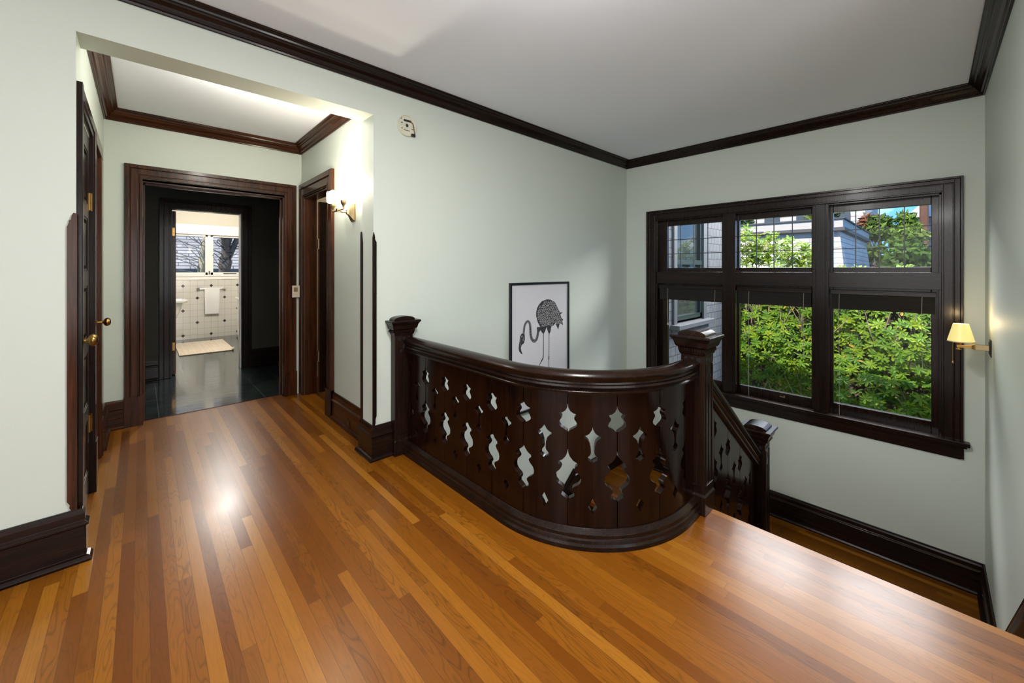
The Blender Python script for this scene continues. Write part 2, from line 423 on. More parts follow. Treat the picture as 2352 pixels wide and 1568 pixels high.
st('wall_passage_end', w, 'hallwall', 'end wall of the passage around the cased opening', 'wall')
# lobby
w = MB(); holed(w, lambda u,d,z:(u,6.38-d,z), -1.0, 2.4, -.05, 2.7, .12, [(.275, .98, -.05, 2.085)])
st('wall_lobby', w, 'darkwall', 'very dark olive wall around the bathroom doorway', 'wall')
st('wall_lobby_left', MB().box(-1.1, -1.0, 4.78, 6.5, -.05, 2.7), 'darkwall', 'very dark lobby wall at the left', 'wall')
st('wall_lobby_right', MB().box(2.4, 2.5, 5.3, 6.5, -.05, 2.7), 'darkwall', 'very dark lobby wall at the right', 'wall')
# bathroom
w = MB(); holed(w, lambda u,d,z:(u,9.75-d,z), -.1, 2.1, -.05, 2.7, .15, [(-.03, 1.95, 1.22, 2.03)])
st('wall_bathroom', w, 'cream', 'pale bathroom wall above the row of windows', 'wall')
w = MB().box(-.1, 2.1, 9.735, 9.75, -.05, 1.135)
st('wall_tile', w, 'tile', 'white square tiled wainscot with small dark diamond insets', 'tile')
st('wall_bathroom_left', MB().box(-.2, -.1, 6.5, 9.9, -.05, 2.7), 'cream', 'left bathroom wall behind the sink', 'wall')
st('wall_bathroom_right', MB().box(2.1, 2.2, 6.5, 9.9, -.05, 2.7), 'cream', 'right bathroom wall', 'wall')
# side room
st('wall_side_room', MB().box(1.375, 3.3, 5.2, 5.3, -.05, 2.8).box(3.2, 3.3, 3.1, 5.2, -.05, 2.8).box(1.375, 3.2, 3.1, 3.2, -.05, 2.8), 'cream', 'cream walls of the side room behind the open brown door', 'wall')
# outside of the well under the upper floor
w = MB(); w.sweep([(2.30, C1-RB+.02)] + [(C0-(RB-.02)*math.cos(a), C1-(RB-.02)*math.sin(a)) for a in [PI/2*i/24 for i in reversed(range(25))]] + [(C0-RB+.02, WA)], [(-.06,-.30),(-.0,-.30),(-.0,-.032),(-.06,-.032)])
st('trim_9', w, 'wx', 'dark fascia board under the curved edge of the upper floor', 'trim')
st('wall_stair', MB().box(1.30, 1.36, -.28, WA, -2.9, -.05), 'wall', 'wall closing the stair well below the upper floor', 'wall')

# crown mouldings
def crown(h, p=.085, ht=.093):
    return [(0,h),(0,h-ht),(.012,h-ht),(.016,h-ht+.012),(.024,h-ht+.014),(.034,h-ht+.034),(.050,h-ht+.050),(.054,h-ht+.058),(.062,h-ht+.060),(.066,h-ht+.072),(.080,h-ht+.078),(p,h-.010),(p,h)]
w = MB().sweep([(-5.2,-2.4),(2.30,-2.4),(2.30,WC),(WB,WC),(WB,WA),(-5.2,WA)], crown(HC), closed=True)
st('trim_1', w, 'wx', 'dark moulded crown running round the main ceiling', 'crown moulding', bevel=.0015)
w = MB().sweep([(HR,2.85),(HR,HE),(HL,HE),(HL,2.85)], crown(HH))
st('trim_2', w, 'hx', 'brown moulded crown round the passage ceiling', 'crown moulding', bevel=.0015)

# baseboards
def base(z, h=.235, s=1):
    return [(0,z),(s*.040,z),(s*.042,z+.012),(s*.034,z+.024),(s*.022,z+.028),(s*.022,z+h-.078),(s*.030,z+h-.072),(s*.030,z+h-.062),(s*.018,z+h-.052),(s*.018,z+h-.022),(s*.012,z+h-.010),(s*.010,z+h),(0,z+h)]
def bboard(name, path, mat='wx', z=0, label='', s=1):
    return st(name, MB().sweep(path, base(z, s=s)), mat, label, 'baseboard', bevel=.001)
bboard('baseboard_left', [(-.205,WA+.03),(-.205,WA),(-5.2,WA)], label='tall dark baseboard at the near left corner')
bboard('baseboard_pier', [(1.305,WA),(1.178,WA),(1.178,WA+.19),(HR,WA+.19),(HR,2.9)], label='dark baseboard wrapping the wall end beside the left newel')
bboard('baseboard_passage', [(HR,2.9),(HR,3.645)], 'hy', label='dark baseboard under the sconce in the passage')
bboard('baseboard_passage_end', [(-.105,HE),(HL,HE),(HL,4.13)], 'hx', label='short dark baseboard at the far left passage corner')
bboard('baseboard_landing', [(3.56,WC),(WB,WC),(WB,WA),(3.42,WA)], 'wy', LZ, label='tall black baseboard round the stair landing')
bboard('baseboard_lobby', [(.145,6.38),(-1.0,6.38)], z=0, label='dark lobby baseboard left of the bathroom door')
bboard('baseboard_lobby_right', [(2.4,6.38),(1.10,6.38)], z=0, label='dark lobby baseboard right of the bathroom door')
bboard('baseboard_rear', [(-5.2,WA),(-5.2,-2.4),(2.30,-2.4),(2.30,WC)], label='dark baseboard round the rear of the hall')
# sloping skirts on the walls beside the stairs
SL = .18/.2275
def skirt(name, y, s, x0, z0, x1, z1, label):
    T = lambda u,d,z: (u, y+s*d, z)
    m = MB()
    for d0, d1, a, b in ((0,.022,-.36,0),(0,.034,-.06,-.045),(0,.012,0,.012)):
        m.add([T(x0,d0,z0+a),T(x1,d0,z1+a),T(x1,d0,z1+b),T(x0,d0,z0+b),T(x0,d1,z0+a),T(x1,d1,z1+a),T(x1,d1,z1+b),T(x0,d1,z0+b)], [(0,1,2,3),(4,7,6,5),(0,4,5,1),(1,5,6,2),(2,6,7,3),(3,7,4,0)])
    return st(name, m, 'wx', label, 'stair skirt', bevel=.001)
skirt('trim_3', WC, 1, 2.30, .235, 3.56, .235-1.26*.80-.07, 'dark sloping skirt board at the lower right edge')
skirt('trim_4', WA, -1, 3.42, LZ+.235, 1.6, LZ+.235-1.82*.78, 'dark sloping skirt board along the lower stair flight')

# corner guards
def guard(name, T, pts, d0, d1, mat, label):
    return build(name, MB().poly(pts, d0, d1, T), mat, label=label, cat='corner guard', bevel=.001, group='wooden corner guards on the passage wall ends')
def gpts(u0, u1, z0, z1, s):
    # s=+1: shaped edge at u1 side, -1: shaped at u0
    a, b = (u0, u1) if s > 0 else (u1, u0)
    q = b-a
    return [(a,z0),(a,z1),(a+q*.35,z1+.004),(a+q*.55,z1-.01),(a+q*.6,z1-.028),(a+q*.8,z1-.030),(a+q*.82,z1-.042),(b,z1-.062),(b,z0+.075),(a+q*.72,z0+.058),(a+q*.76,z0+.045),(a+q*.55,z0+.03),(a+q*.5,z0+.015),(a+q*.1,z0)]
guard('corner_guard', PA, gpts(-.212,-.2435,.205,1.575,1), .0, .010, 'hz', 'dark wooden corner guard with curved ends at the near left wall end')
guard('corner_guard', PA, [(1.170,.222),(1.170,1.545),(1.178,1.585),(1.186,1.55),(1.186,1.535),(1.197,1.515),(1.197,.30),(1.19,.28),(1.19,.255),(1.178,.205)], .0, .010, 'wz', 'pointed dark corner guard on the wall edge facing the stairs')
guard('corner_guard', lambda u,d,z:(1.178-d,u,z), [(2.835,.236),(2.835,1.52),(2.852,1.60),(2.858,1.57),(2.858,.236)], .0, .012, 'wz', 'thin pointed dark corner guard on the inner edge beside the sconce wall')

# ------------------------------------------------------------------ door and window casings
def casing(T, u0, u1, z1, w_=.108, z0=0, dmul=1.0, bot=False, m=None, plinth=0):
    m = m or MB()
    for a, b, d in ((0,.020,.026),(.020,.030,.018),(.030,.075,.022),(.075,.082,.014),(.082,w_,.028)):
        d *= dmul          # a..b measured from the opening outwards
        m.box(u0-b, u0-a, 0, d, z0, z1+b, T); m.box(u1+a, u1+b, 0, d, z0, z1+b, T); m.box(u0-a, u1+a, 0, d, z1+a, z1+b, T)
    if plinth:
        for a, b in ((u0-w_-.004, u0+.004), (u1-.004, u1+w_+.004)): m.box(a, b, 0, .036, z0, z0+plinth, T)
    return m
def paneldoor(root, T, u0, u1, d, z0, z1, mat, panels, knob=None, th=.035):
    # slab: stiles, rails, raised panels; front face at depth d
    m = MB(); s = .095
    m.box(u0, u0+s, d-th, d, z0, z1, T).box(u1-s, u1, d-th, d, z0, z1, T)
    zs = [z0+.16] ; hh = (z1-z0-.16-.10-(panels-1)*.085)/panels
    m.box(u0+s, u1-s, d-th, d, z0, z0+.16, T); z = z0+.16
    ps = []
    for k in range(panels):
        ps.append((z, z+hh)); z += hh
        top = .10 if k == panels-1 else .085
        m.box(u0+s, u1-s, d-th, d, z, z+top, T); z += top
    leaf = build('door_leaf', m, mat, root, bevel=.002)
    q = MB()
    for a, b in ps:
        q.box(u0+s, u1-s, d-.022, d-.014, a, b, T); q.box(u0+s+.03, u1-s-.03, d-.014, d-.006, a+.03, b-.03, T)
        for e in ((u0+s,u0+s+.012,a,b),(u1-s-.012,u1-s,a,b),(u0+s,u1-s,a,a+.012),(u0+s,u1-s,b-.012,b)): q.box(e[0],e[1],d-.014,d-.003,e[2],e[3],T)
    build('door_panel', q, mat, root, bevel=.002)
    return leaf
def knob(root, c, sgn, s=1.0):
    m = MB().lathe(c, [(.0001,sgn*.0),(.020*s,sgn*.0),(.021*s,sgn*.004),(.010*s,sgn*.007),(.008*s,sgn*.03),(.012*s,sgn*.036),(.024*s,sgn*.041),(.030*s,sgn*.050),(.030*s,sgn*.056),(.024*s,sgn*.066),(.012*s,sgn*.071),(.0001,sgn*.072)], 24, 'x')
    return build('door_knob', m, 'brass', root, smooth=True)

# closet doors on the left
d1 = thing('door_1', 'nearer dark panelled closet door with round brass knob', 'door', (HL, 3.1, 0), kind='structure')
m = MB()
for a, b, d in ((0,.03,.018),(.03,.08,.024)):
    m.box(2.765-b, 2.765-a, -.008, d+.004, 0, 2.11+b, PL); m.box(3.405+a, 3.405+b, 0, d, 0, 2.11+b, PL); m.box(2.765-a, 3.405+a, 0, d, 2.11+a, 2.11+b, PL)
m.box(3.40,3.505,0,.031,0,.30,PL)
m.box(2.765, 2.78, -.05, 0, 0, 2.11, PL)
build('door_casing', m, 'wz', d1, bevel=.002)
paneldoor(d1, PL, 2.78, 3.40, .002, .01, 2.095, 'wz', 5)
knob(d1, (HL-.002, 2.83, .975), 1)
for z in (.42, 1.72): build('hinge', MB().box(3.372, 3.402, .002, .0075, z-.05, z+.05, PL).tube([(HL+.009,3.402,z-.052),(HL+.009,3.402,z+.052)], .006), 'brass', d1)
d2 = thing('door_2', 'farther dark panelled closet door beside the passage corner', 'door', (HL, 3.77, 0), kind='structure')
m = MB()
m.box(3.508, 3.545, 0, .022, 0, 2.15, PL).box(3.99, 4.10, 0, .022, 0, 2.15, PL).box(3.508,4.10,0,.024,2.11,2.19,PL).box(4.03,4.125,0,.026,0,.26,PL)
build('door_casing', m, 'hz', d2, bevel=.002)
paneldoor(d2, PL, 3.547, 3.988, .004, .01, 2.10, 'hz', 5)
knob(d2, (HL, 3.90, .962), 1, .95)

# cased opening to the lobby
t = thing('trim_5', 'wide brown cased opening at the end of the passage', 'door casing', (.55, HE, 0), kind='structure')
m = casing(PE, .008, 1.088, 2.105, .112)
build('casing', m, 'hz', t, bevel=.002)
build('plinth', MB().box(-.108,.012,0,.036,0,.25,PE).box(1.084,1.205,0,.034,0,.25,PE), 'hz', t, bevel=.002)
m = MB()
for a, b, e in ((-.16,-.04,.0),(-.11,-.075,.012)):
    m.box(-.001-.0, .012+e, a, 0 if e == 0 else b, 0, 2.09, PE); m.box(1.078-e, 1.09, a, 0 if e == 0 else b, 0, 2.09, PE); m.box(0, 1.09, a, 0 if e == 0 else b, 2.075-e, 2.106, PE)
build('jamb', m, 'hz', t, bevel=.002)
build('threshold', MB().box(.0,1.09,-.085,-.070,-.01,.004,PE), 'hx', t, bevel=.001)

# side door on the right of the passage
d3 = thing('door_3', 'reddish brown door standing open on the right of the passage', 'door', (HR, 4.16, 0), kind='structure')
m = MB()
for a, b, d in ((0,.020,.022),(.020,.085,.018),(.085,.140,.030)):
    m.box(3.785-b, 3.785-a, 0, d, 0, 2.10+b*.9, PR); m.box(4.535+a, min(4.535+b, HE-.005), 0, d, 0, 2.10+b*.9, PR); m.box(3.785-a, 4.535+a, 0, d, 2.10+a*.9, 2.10+b*.9, PR)
build('door_casing', m, 'hz', d3, bevel=.002)
build('plinth', MB().box(3.645,3.79,0,.036,0,.25,PR), 'wz', d3, bevel=.002)
m = MB().box(4.52,4.535,-.12,0,0,2.09,PR).box(3.785,3.80,-.12,0,0,2.09,PR).box(3.785,4.535,-.12,0,2.07,2.10,PR).box(4.508,4.52,-.05,-.02,0,2.07,PR)
build('jamb', m, 'hz', d3, bevel=.002)
TD = lambda u,d,z: (u, 4.512-d, z)
m = MB().box(1.385, 2.10, 0, .038, .012, 2.05, TD)
MT['redwood'] = darkwood('reddish_door_edge', 'z', (.06,.016,.006), (.16,.045,.014), .3)
build('door_leaf', m, 'wz', d3, bevel=.002)
build('leaf_edge', MB().box(1.3835, 1.385, .001, .037, .014, 2.048, TD), 'redwood', d3)
for z in (.40, 1.60): build('hinge', MB().box(1.376, 1.384, -.004, .030, z-.05, z+.05, TD).tube([(1.378,4.474,z-.055),(1.378,4.474,z+.055)], .006), 'brassd', d3)

# bathroom door
d4 = thing('door_4', 'bathroom doorway with dark casing and leaf folded back on brass hinges', 'door', (.62, 6.38, 0), kind='structure')
TL6 = lambda u,d,z: (u, 6.38-d, z)
build('door_casing', casing(TL6, .275, .98, 2.075, .118), 'wz', d4, bevel=.002)
m = MB().box(.262,.275,-.125,0,0,2.08,TL6).box(.262,.99,-.125,0,2.07,2.085,TL6)
build('jamb', m, 'wz', d4, bevel=.001)
build('jamb', MB().box(.972,.99,-.125,0,0,2.08,TL6), 'white', d4, bevel=.001, label='white painted right jamb')
build('door_leaf', MB().box(.277,.315,-.82,-.128,.012,2.06,TL6), 'wz', d4, bevel=.002)
build('leaf_edge', MB().box(.303,.3165,-.128,-.1265,.014,2.058,TL6), 'redwood', d4)
for z in (.36, 1.80): build('hinge', MB().box(.276,.306,-.1275,-.122,z-.05,z+.05,TL6).tube([(.277,6.500,z-.055),(.277,6.500,z+.055)], .006), 'brass', d4)

# ------------------------------------------------------------------ big window
wn = thing('window_1', 'dark wooden six light window with leaded upper panes over the stair landing', 'window', (WB, 1.1, 0), kind='structure')
m = MB()
for a, b, d in ((0,.012,.030),(.012,.060,.022),(.060,.068,.016),(.068,.096,.024),(.096,.112,.036)):
    m.box(-.061-b, -.061-a, 0, d, .03, 1.918+b, PB); m.box(2.263+a, 2.263+b, 0, d, .03, 1.918+b, PB); m.box(-.061-a, 2.263+a, 0, d, 1.918+a, 1.918+b, PB)
build('window_casing', m, 'wz', wn, bevel=.002)
m = MB().box(-.205, 2.41, -.16, .062, .0, .030, PB).box(-.19,2.39,0,.045,-.018,0,PB)
build('sill', m, 'wy', wn, bevel=.004)
build('apron', MB().box(-.175,2.375,0,.022,-.105,-.018,PB).box(-.16,2.36,0,.014,-.112,-.105,PB), 'wy', wn, bevel=.002)
m = MB()   # mullions
for a, b in ((.626,.744),(1.393,1.515)):
    m.box(a, b, -.09, .008, .03, 1.92, PB); m.box(a+.03,b-.03,.008,.016,.03,1.92,PB)
build('mullion', MB().box(.626,.744,-.13,.006,.03,1.92,PB).box(.650,.720,.006,.012,.03,1.92,PB), 'wz', wn, bevel=.002)
build('mullion', MB().box(1.393,1.515,-.13,.006,.03,1.92,PB).box(1.417,1.491,.006,.012,.03,1.92,PB), 'wz', wn, bevel=.002)
m = MB()
for a, b in ((-.062,.626),(.744,1.393),(1.515,2.264)): m.box(a, b, -.13, .004, 1.165, 1.300, PB)
build('transom', m, 'wy', wn, bevel=.002)
m = MB().box(-.062,-.048,-.15,0,.03,1.92,PB).box(2.25,2.264,-.15,0,.03,1.92,PB).box(-.062,2.264,-.15,0,1.905,1.92,PB)
build('jamb', m, 'wz', wn, bevel=.001)
GX = 4.62
bays = [(-.007,.605,-.052,.630),(.765,1.380,.740,1.397),(1.553,2.160,1.511,2.254)]
TG = lambda u,d,z: (GX-d, u, z)
for g0, g1, o0, o1 in bays:
    for z0, z1, b0, b1, lead in ((.112,1.11,.026,1.170,False),(1.345,1.845,1.295,1.909,True)):
        m = MB().box(o0,g0,-.02,.025,b0,b1,TG).box(g1,o1,-.02,.025,b0,b1,TG).box(g0,g1,-.02,.025,b0,z0,TG).box(g0,g1,-.02,.025,z1,b1,TG)
        sa = build('sash', m, 'wz', wn, bevel=.003)
        build('pane', MB().box(g0,g1,-.002,.002,z0,z1,TG), 'glass', sa)
        if lead:
            q = MB()
            for k in (1,2,3):
                u = g0+(g1-g0)*k/4; q.box(u-.0035,u+.0035,-.005,.005,z0,z1,TG)
            for k in (1,2):
                z = z0+(z1-z0)*k/3; q.box(g0,g1,-.0045,.0045,z-.0035,z+.0035,TG)
            build('leading', q, 'lead', sa)
        elif g0 > .5 and g0 < 1:
            q = MB().box((g0+g1)/2-.10,(g0+g1)/2-.055,.025,.035,.07,.078,TG).box((g0+g1)/2-.10,(g0+g1)/2-.09,.025,.045,.07,.09,TG)
            build('sash_lift', q, 'brassd', sa)

def blind(u0, u1, label, cords):
    t = thing('window_blind', label, 'blind', (4.56, (u0+u1)/2, .97), group='raised woven blinds in the lower lights')
    TB = lambda u,d,z: (4.575-d, u, z)
    build('headrail', MB().box(u0,u1,-.01,.042,1.105,1.145,TB).box(u0,u1,.042,.046,1.13,1.142,TB), 'wy', t, bevel=.002)
    m = MB()
    for k in range(10):
        z = .972+.0135*k
        m.box(u0+.008,u1-.008,-.004-.0,.026+.004*(k%2),z,z+.0128,TB)
    build('slat_stack', m, 'blind', t)
    for u, zb, kn in cords:
        q = MB().tube([(4.545,u,1.11),(4.540,u+.003,.9),(4.538,u-.002,zb)], .0016, 6)
        if kn: q.lathe((4.538,u-.002,zb-.03), [(.001,.03),(.006,.022),(.008,.008),(.005,0),(.001,0)], 10)
        build('cord', q, 'cord', t, smooth=True)
blind(-.036, .618, 'dark woven blind pulled up in the right hand window light', [(.043,.52,False),(.556,-.14,False)])
blind(.752, 1.386, 'dark woven blind pulled up in the middle window light', [(.816,.53,True),(1.275,-.42,False)])
blind(1.522, 2.24, 'dark woven blind pulled up in the left hand window light', [(1.604,.60,False),(2.13,.70,True)])

# ------------------------------------------------------------------ balustrade
def prof(pts, z0, s): return [(h*s, z0-zc*s) for zc, h in pts]
PRA = [(0,0),(3,35),(25,70),(60,95),(90,100),(90,115),(70,140),(70,165),(90,190),(103,220),(100,240),(75,265),(30,290),(8,305),(0,330)]
PRA = [(h*.000406, .668-z*.000406) for h, z in PRA]
PRB = [(0,0),(4,35),(22,75),(60,120),(110,148),(112,175),(85,195),(75,220),(95,250),(140,295),(153,340),(145,385),(110,420),(70,440),(48,465),(50,490),(75,525),(75,552),(40,575),(8,595),(0,605)]
PRB = [(h*.00039, .448-z*.00039) for h, z in PRB]
PRS = [(0,0),(8,35),(35,80),(70,105),(97,115),(97,133),(65,155),(40,185),(25,235),(20,285),(20,320),(30,345),(55,370),(58,385),(58,407),(30,420),(8,435),(0,445)]
PRS = [(h*.00039, .569-z*.00039) for h, z in PRS]
PRD = [(0,.227),(.008,.210),(.0215,.187),(.008,.168),(0,.152)]
def plank(s0, s1, mapf, ztop, zbot, off):
    """one sawn board between joints s0 and s1; mapf(s, depth, z) puts it on the curve"""
    sm = (s0+s1)/2; g = .0022
    o = [(s0+g, zbot(s0)), (s0+g, zbot(s0))]
    o = [(s0+g, zbot(s0))]
    left = []
    for P in (PRB, PRA):
        left += [(s0+g+h, z+off(s0)) for h, z in reversed(P)]
    o += left + [(s0+g, ztop(s0)), (s1-g, ztop(s1))]
    for P in (PRA, PRB):
        o += [(s1-g-h, z+off(s1)) for h, z in P]
    o.append((s1-g, zbot(s1)))
    q = []
    for p in o:
        if not q or (abs(p[0]-q[-1][0])+abs(p[1]-q[-1][1])) > 1e-5: q.append(p)
    h1 = [(sm+h, z+off(sm)) for h, z in PRS] + [(sm-h, z+off(sm)) for h, z in reversed(PRS[1:-1])]
    h2 = [(sm+h, z+off(sm)) for h, z in PRD] + [(sm-h, z+off(sm)) for h, z in reversed(PRD[1:-1])]
    loops = [[Vector((a, b, 0)) for a, b in L] for L in (q, h1, h2)]
    tri = tessellate_polygon(loops)
    flat = [v for L in loops for v in L]
    bm = bmesh.new()
    bv = [bm.verts.new((v.x, 0, v.y)) for v in flat]
    for t in tri:
        try: bm.faces.new([bv[i] for i in t])
        except ValueError: pass
    k = 10
    for i in range(1, k):
        geom = bm.verts[:]+bm.edges[:]+bm.faces[:]
        bmesh.ops.bisect_plane(bm, geom=geom, dist=1e-5, plane_co=(s0+(s1-s0)*i/k, 0, 0), plane_no=(1,0,0))
    bmesh.ops.dissolve_degenerate(bm, dist=1e-6, edges=bm.edges)
    r = bmesh.ops.extrude_face_region(bm, geom=bm.faces[:])
    for e in r['geom']:
        if isinstance(e, bmesh.types.BMVert): e.co.y = .030
    bmesh.ops.recalc_face_normals(bm, faces=bm.faces)
    m = MB()
    bm.verts.ensure_lookup_table(); bm.verts.index_update()
    m.v = [tuple(mapf(v.co.x, v.co.y, v.co.z)) for v in bm.verts]
    m.f = [tuple(v.index for v in f.verts) for f in bm.faces]
    bm.free()
    for za, zb_2 in ((zbot(s1)+.004, .213+off(s1)), (.448+off(s1), .534+off(s1)), (.668+off(s1), ztop(s1)-.004)):   # tongue closing the joint to the next board
        m.rings([[mapf(u, d, z) for u, d in ((s1-.006,.013),(s1+.006,.013),(s1+.006,.019),(s1-.006,.019))] for z in (za, zb_2)])
    return m
def bmap(s, d, z):    # d = 0 front face (hall side), grows to the stair side
    r = RB+.015-d
    if s < 0: return (C0-r, C1-s, z)
    if s > RB*PI/2: return (C0+(s-RB*PI/2), C1-r, z)
    a = s/RB; return (C0-r*math.cos(a), C1-r*math.sin(a), z)
send = RB*PI/2+.132
cpath = [(C0-RB, 2.60)] + [(C0-RB*math.cos(a), C1-RB*math.sin(a)) for a in [PI/2*i/40 for i in range(41)]] + [(2.19, C1-RB)]
bal = thing('curved_balustrade', 'dark curved balustrade of pierced planks at the stair well edge', 'balustrade', (1.6, 1.2, 0))
# path runs towards the right newel, left of travel is the stair side
rail = [(-.036,.787),(-.040,.797),(-.046,.805),(-.047,.815),(-.040,.826),(-.024,.834),(0,.837),(.024,.834),(.040,.826),(.047,.815),(.046,.805),(.040,.797),(.036,.787)]
build('handrail', MB().sweep(cpath, rail), 'wy', bal, smooth=True)
sub = [(-.030,.7875),(-.032,.777),(-.042,.773),(-.044,.764),(-.036,.757),(-.032,.748),(-.038,.742),(-.036,.732),(-.018,.728),(.018,.728),(.036,.732),(.038,.742),(.032,.748),(.036,.757),(.044,.764),(.042,.773),(.032,.777),(.030,.7875)]
build('rail_moulding', MB().sweep(cpath, sub), 'wx', bal, smooth=True)
bs = [(-.055,0),(-.055,.020),(-.048,.030),(-.046,.044),(-.040,.050),(-.040,.068),(-.030,.078),(-.020,.088),(.020,.088),(.030,.078),(.040,.068),(.040,0)]
build('base_rail', MB().sweep(cpath, bs), 'wx', bal, bevel=.001)
for k in range(9):
    s0, s1 = -1.040+.2315*k, -1.040+.2315*(k+1)
    build('plank', plank(s0, s1, bmap, lambda s: .733, lambda s: .084, lambda s: 0), 'plank', bal, bevel=.0032, smooth=True, seg=2)
def endpiece(s0, s1):
    m = MB(); n_ = 4
    R = []
    for i in range(n_+1):
        s = s0+(s1-s0)*i/n_
        R.append([bmap(s,0,.084),bmap(s,.03,.084),bmap(s,.03,.733),bmap(s,0,.733)])
    return m.rings(R)
build('plank', endpiece(-1.058, -1.0406), 'plank', bal)
build('plank', endpiece(1.0441, send), 'plank', bal)

def newel(label, x0, x1, y0, y1, zb, zt, axis, faces, half=False, zp=None):
    """square post: plinth, shaft with sunk panel mouldings, trefoils of painted shade, dentils, flared cap, cushion top"""
    t = thing('newel_post', label, 'newel post', ((x0+x1)/2, (y0+y1)/2, zb), group='square carved newel posts of the stairs')
    def e(k, z): return (x0-k, x1+k, y0-k, y1+(0 if half else k), z)
    zc = zt-.030
    build('shaft', MB().loft([e(.006,zb), e(.006,zb+.10), e(0,zb+.112), e(0,zc-.10)]), 'wz', t, bevel=.003)
    build('cap', MB().loft([e(.000,zc-.105), e(.006,zc-.098), e(.008,zc-.088), e(.010,zc-.085), e(.012,zc-.066), e(.022,zc-.058), e(.025,zc-.050), e(.030,zc-.030), e(.040,zc-.014), e(.044,zc-.010), e(.044,zc), e(.040,zc+.003)]), 'wx', t, bevel=.0015)
    # dentils
    m = MB()
    nx = max(3, int((x1-x0)/.0125))
    for k in range(nx):
        u = x0-.006+(x1-x0+.012)*(k+.25)/nx; m.box(u, u+.0055, y0-.017, y0-.008, zc-.084, zc-.068)
    ny = max(3, int((y1-y0)/.0125))
    for k in range(ny):
        u = y0-.006+(y1-y0+.012)*(k+.25)/ny; m.box(x0-.017, x0-.008, u, u+.0055, zc-.084, zc-.068)
    build('dentil_band', m, 'wx', t)
    # cushion top
    R = []
    a0, a1, b0, b1 = (x0-.012, x1+.012, y0-.012, y1+(0 if half else .012))
    for i in range(13):
        a = PI*i/12; hgt = zc+.003+.028*math.sin(a)**.8 if 0 < i < 12 else zc+.002
        c = -math.cos(a)
        if axis == 'x':
            y = (b0+b1)/2+(b1-b0)/2*c; R.append([(a0,y,zc+.001),(a1,y,zc+.001),(a1,y,hgt),(a0,y,hgt)])
        else:
            x = (a0+a1)/2+(a1-a0)/2*c; R.append([(x,b0,zc+.001),(x,b1,zc+.001),(x,b1,hgt),(x,b0,hgt)])
    build('cushion_top', MB().rings(R), 'wx', t, bevel=.002, smooth=True)
    # panel mouldings and dark discs painting the shade of carved openings on the visible faces
    for fc in faces:
        if fc == 'y': T = lambda u,d,z: (u, y0-d, z); u0, u1 = x0, x1
        else: T = lambda u,d,z: (x0-d, u, z); u0, u1 = y0, y1
        wd = u1-u0; zz = zb+.16 if zp is None else zp
        m = MB()
        for a, b in ((.14,.20),(.80,.86)): m.box(u0+wd*a, u0+wd*b, 0, .004, zz, zc-.15, T)
        m.box(u0+wd*.14, u0+wd*.86, 0, .005, zz-.008, zz, T); m.box(u0+wd*.47, u0+wd*.53, 0, .003, zz, zc-.26, T)
        build('panel_moulding', m, 'wz', t, bevel=.001)
        m = MB()
        def ell(cu, cz, ru, rz, rot=0):
            pts = []
            for k in range(14):
                a = 2*PI*k/14; p, q = ru*math.cos(a), rz*math.sin(a)
                pts.append((cu+p*math.cos(rot)-q*math.sin(rot), cz+p*math.sin(rot)+q*math.cos(rot)))
            build('carving_shade', MB().poly(pts, -.001, .0008, T), 'hollow_shade', t)  # flat disc colored as the shade of a cut
        cu = (u0+u1)/2
        for k in (-1,0,1): ell(cu+k*wd*.27, zc-.128, wd*.085, .013)
        ell(cu, zc-.185, wd*.075, .018); ell(cu-wd*.17, zc-.215, wd*.065, .015, -.9); ell(cu+wd*.17, zc-.215, wd*.065, .015, .9)
    return t
newel('dark carved half newel post against the long wall', 1.306, 1.446, 2.594, WA-.001, 0, .988, 'y', ['y'], half=True)
newel('dark carved newel post with flared cap at the stair head', 2.195, 2.320, .828, .955, 0, .990, 'x', ['y', 'x'])
newel('dark newel post with flared cap down on the landing', 3.325, 3.450, .828, .955, LZ, .168, 'x', ['y', 'x'])

# sloping balustrade of the upper flight
sb = thing('stair_balustrade', 'dark sloping balustrade of pierced planks beside the upper flight', 'balustrade', (2.82, .891, -.5))
XS, XE, YC = 2.3205, 3.3245, .8915
def slopebox(prof_, mat, name, bevel=0, smooth=False, xs=XS, xe=XE):
    R = []
    for x in (xs, xe):
        R.append([(x, YC+d, z-SLR*(x-2.40)) for d, z in prof_])
    return build(name, MB().rings(R), mat, sb, bevel=bevel, smooth=smooth)
SLR = .767
k_ = 1.2
slopebox([(-d*1, .635+(z-.787)*k_) for d, z in rail], 'wx', 'handrail', smooth=True)
slopebox([(-d*1, .635+(z-.787)*k_) for d, z in sub], 'wx', 'rail_moulding', smooth=True)
slopebox([(-.030,-.40),(-.030,-.06),(-.040,-.055),(-.040,-.035),(-.022,-.028),(.022,-.028),(.040,-.035),(.040,-.055),(.030,-.06),(.030,-.40)], 'wx', 'stringer', bevel=.0015)
def smap(s, d, z): return (s, YC-.015+d, z)
js = [2.3205-.0, 2.4695, 2.701, 2.932, 3.163, 3.3245]
zt_ = lambda x: .565-SLR*(x-2.40)
zb_ = lambda x: -.030-SLR*(x-2.40)
of_ = lambda x: -.165-SLR*(x-2.40)-.0
for a, b in ((2.4695,2.701),(2.701,2.932),(2.932,3.163)):
    build('plank', plank(a, b, smap, zt_, zb_, of_), 'plank', sb, bevel=.0032, smooth=True, seg=2)
for a, b in ((XS,2.4689),(3.1636,XE)):
    R = [[(x,YC-.015,zb_(x)),(x,YC+.015,zb_(x)),(x,YC+.015,zt_(x)),(x,YC-.015,zt_(x))] for x in (a, b)]
    build('plank', MB().rings(R), 'plank', sb)

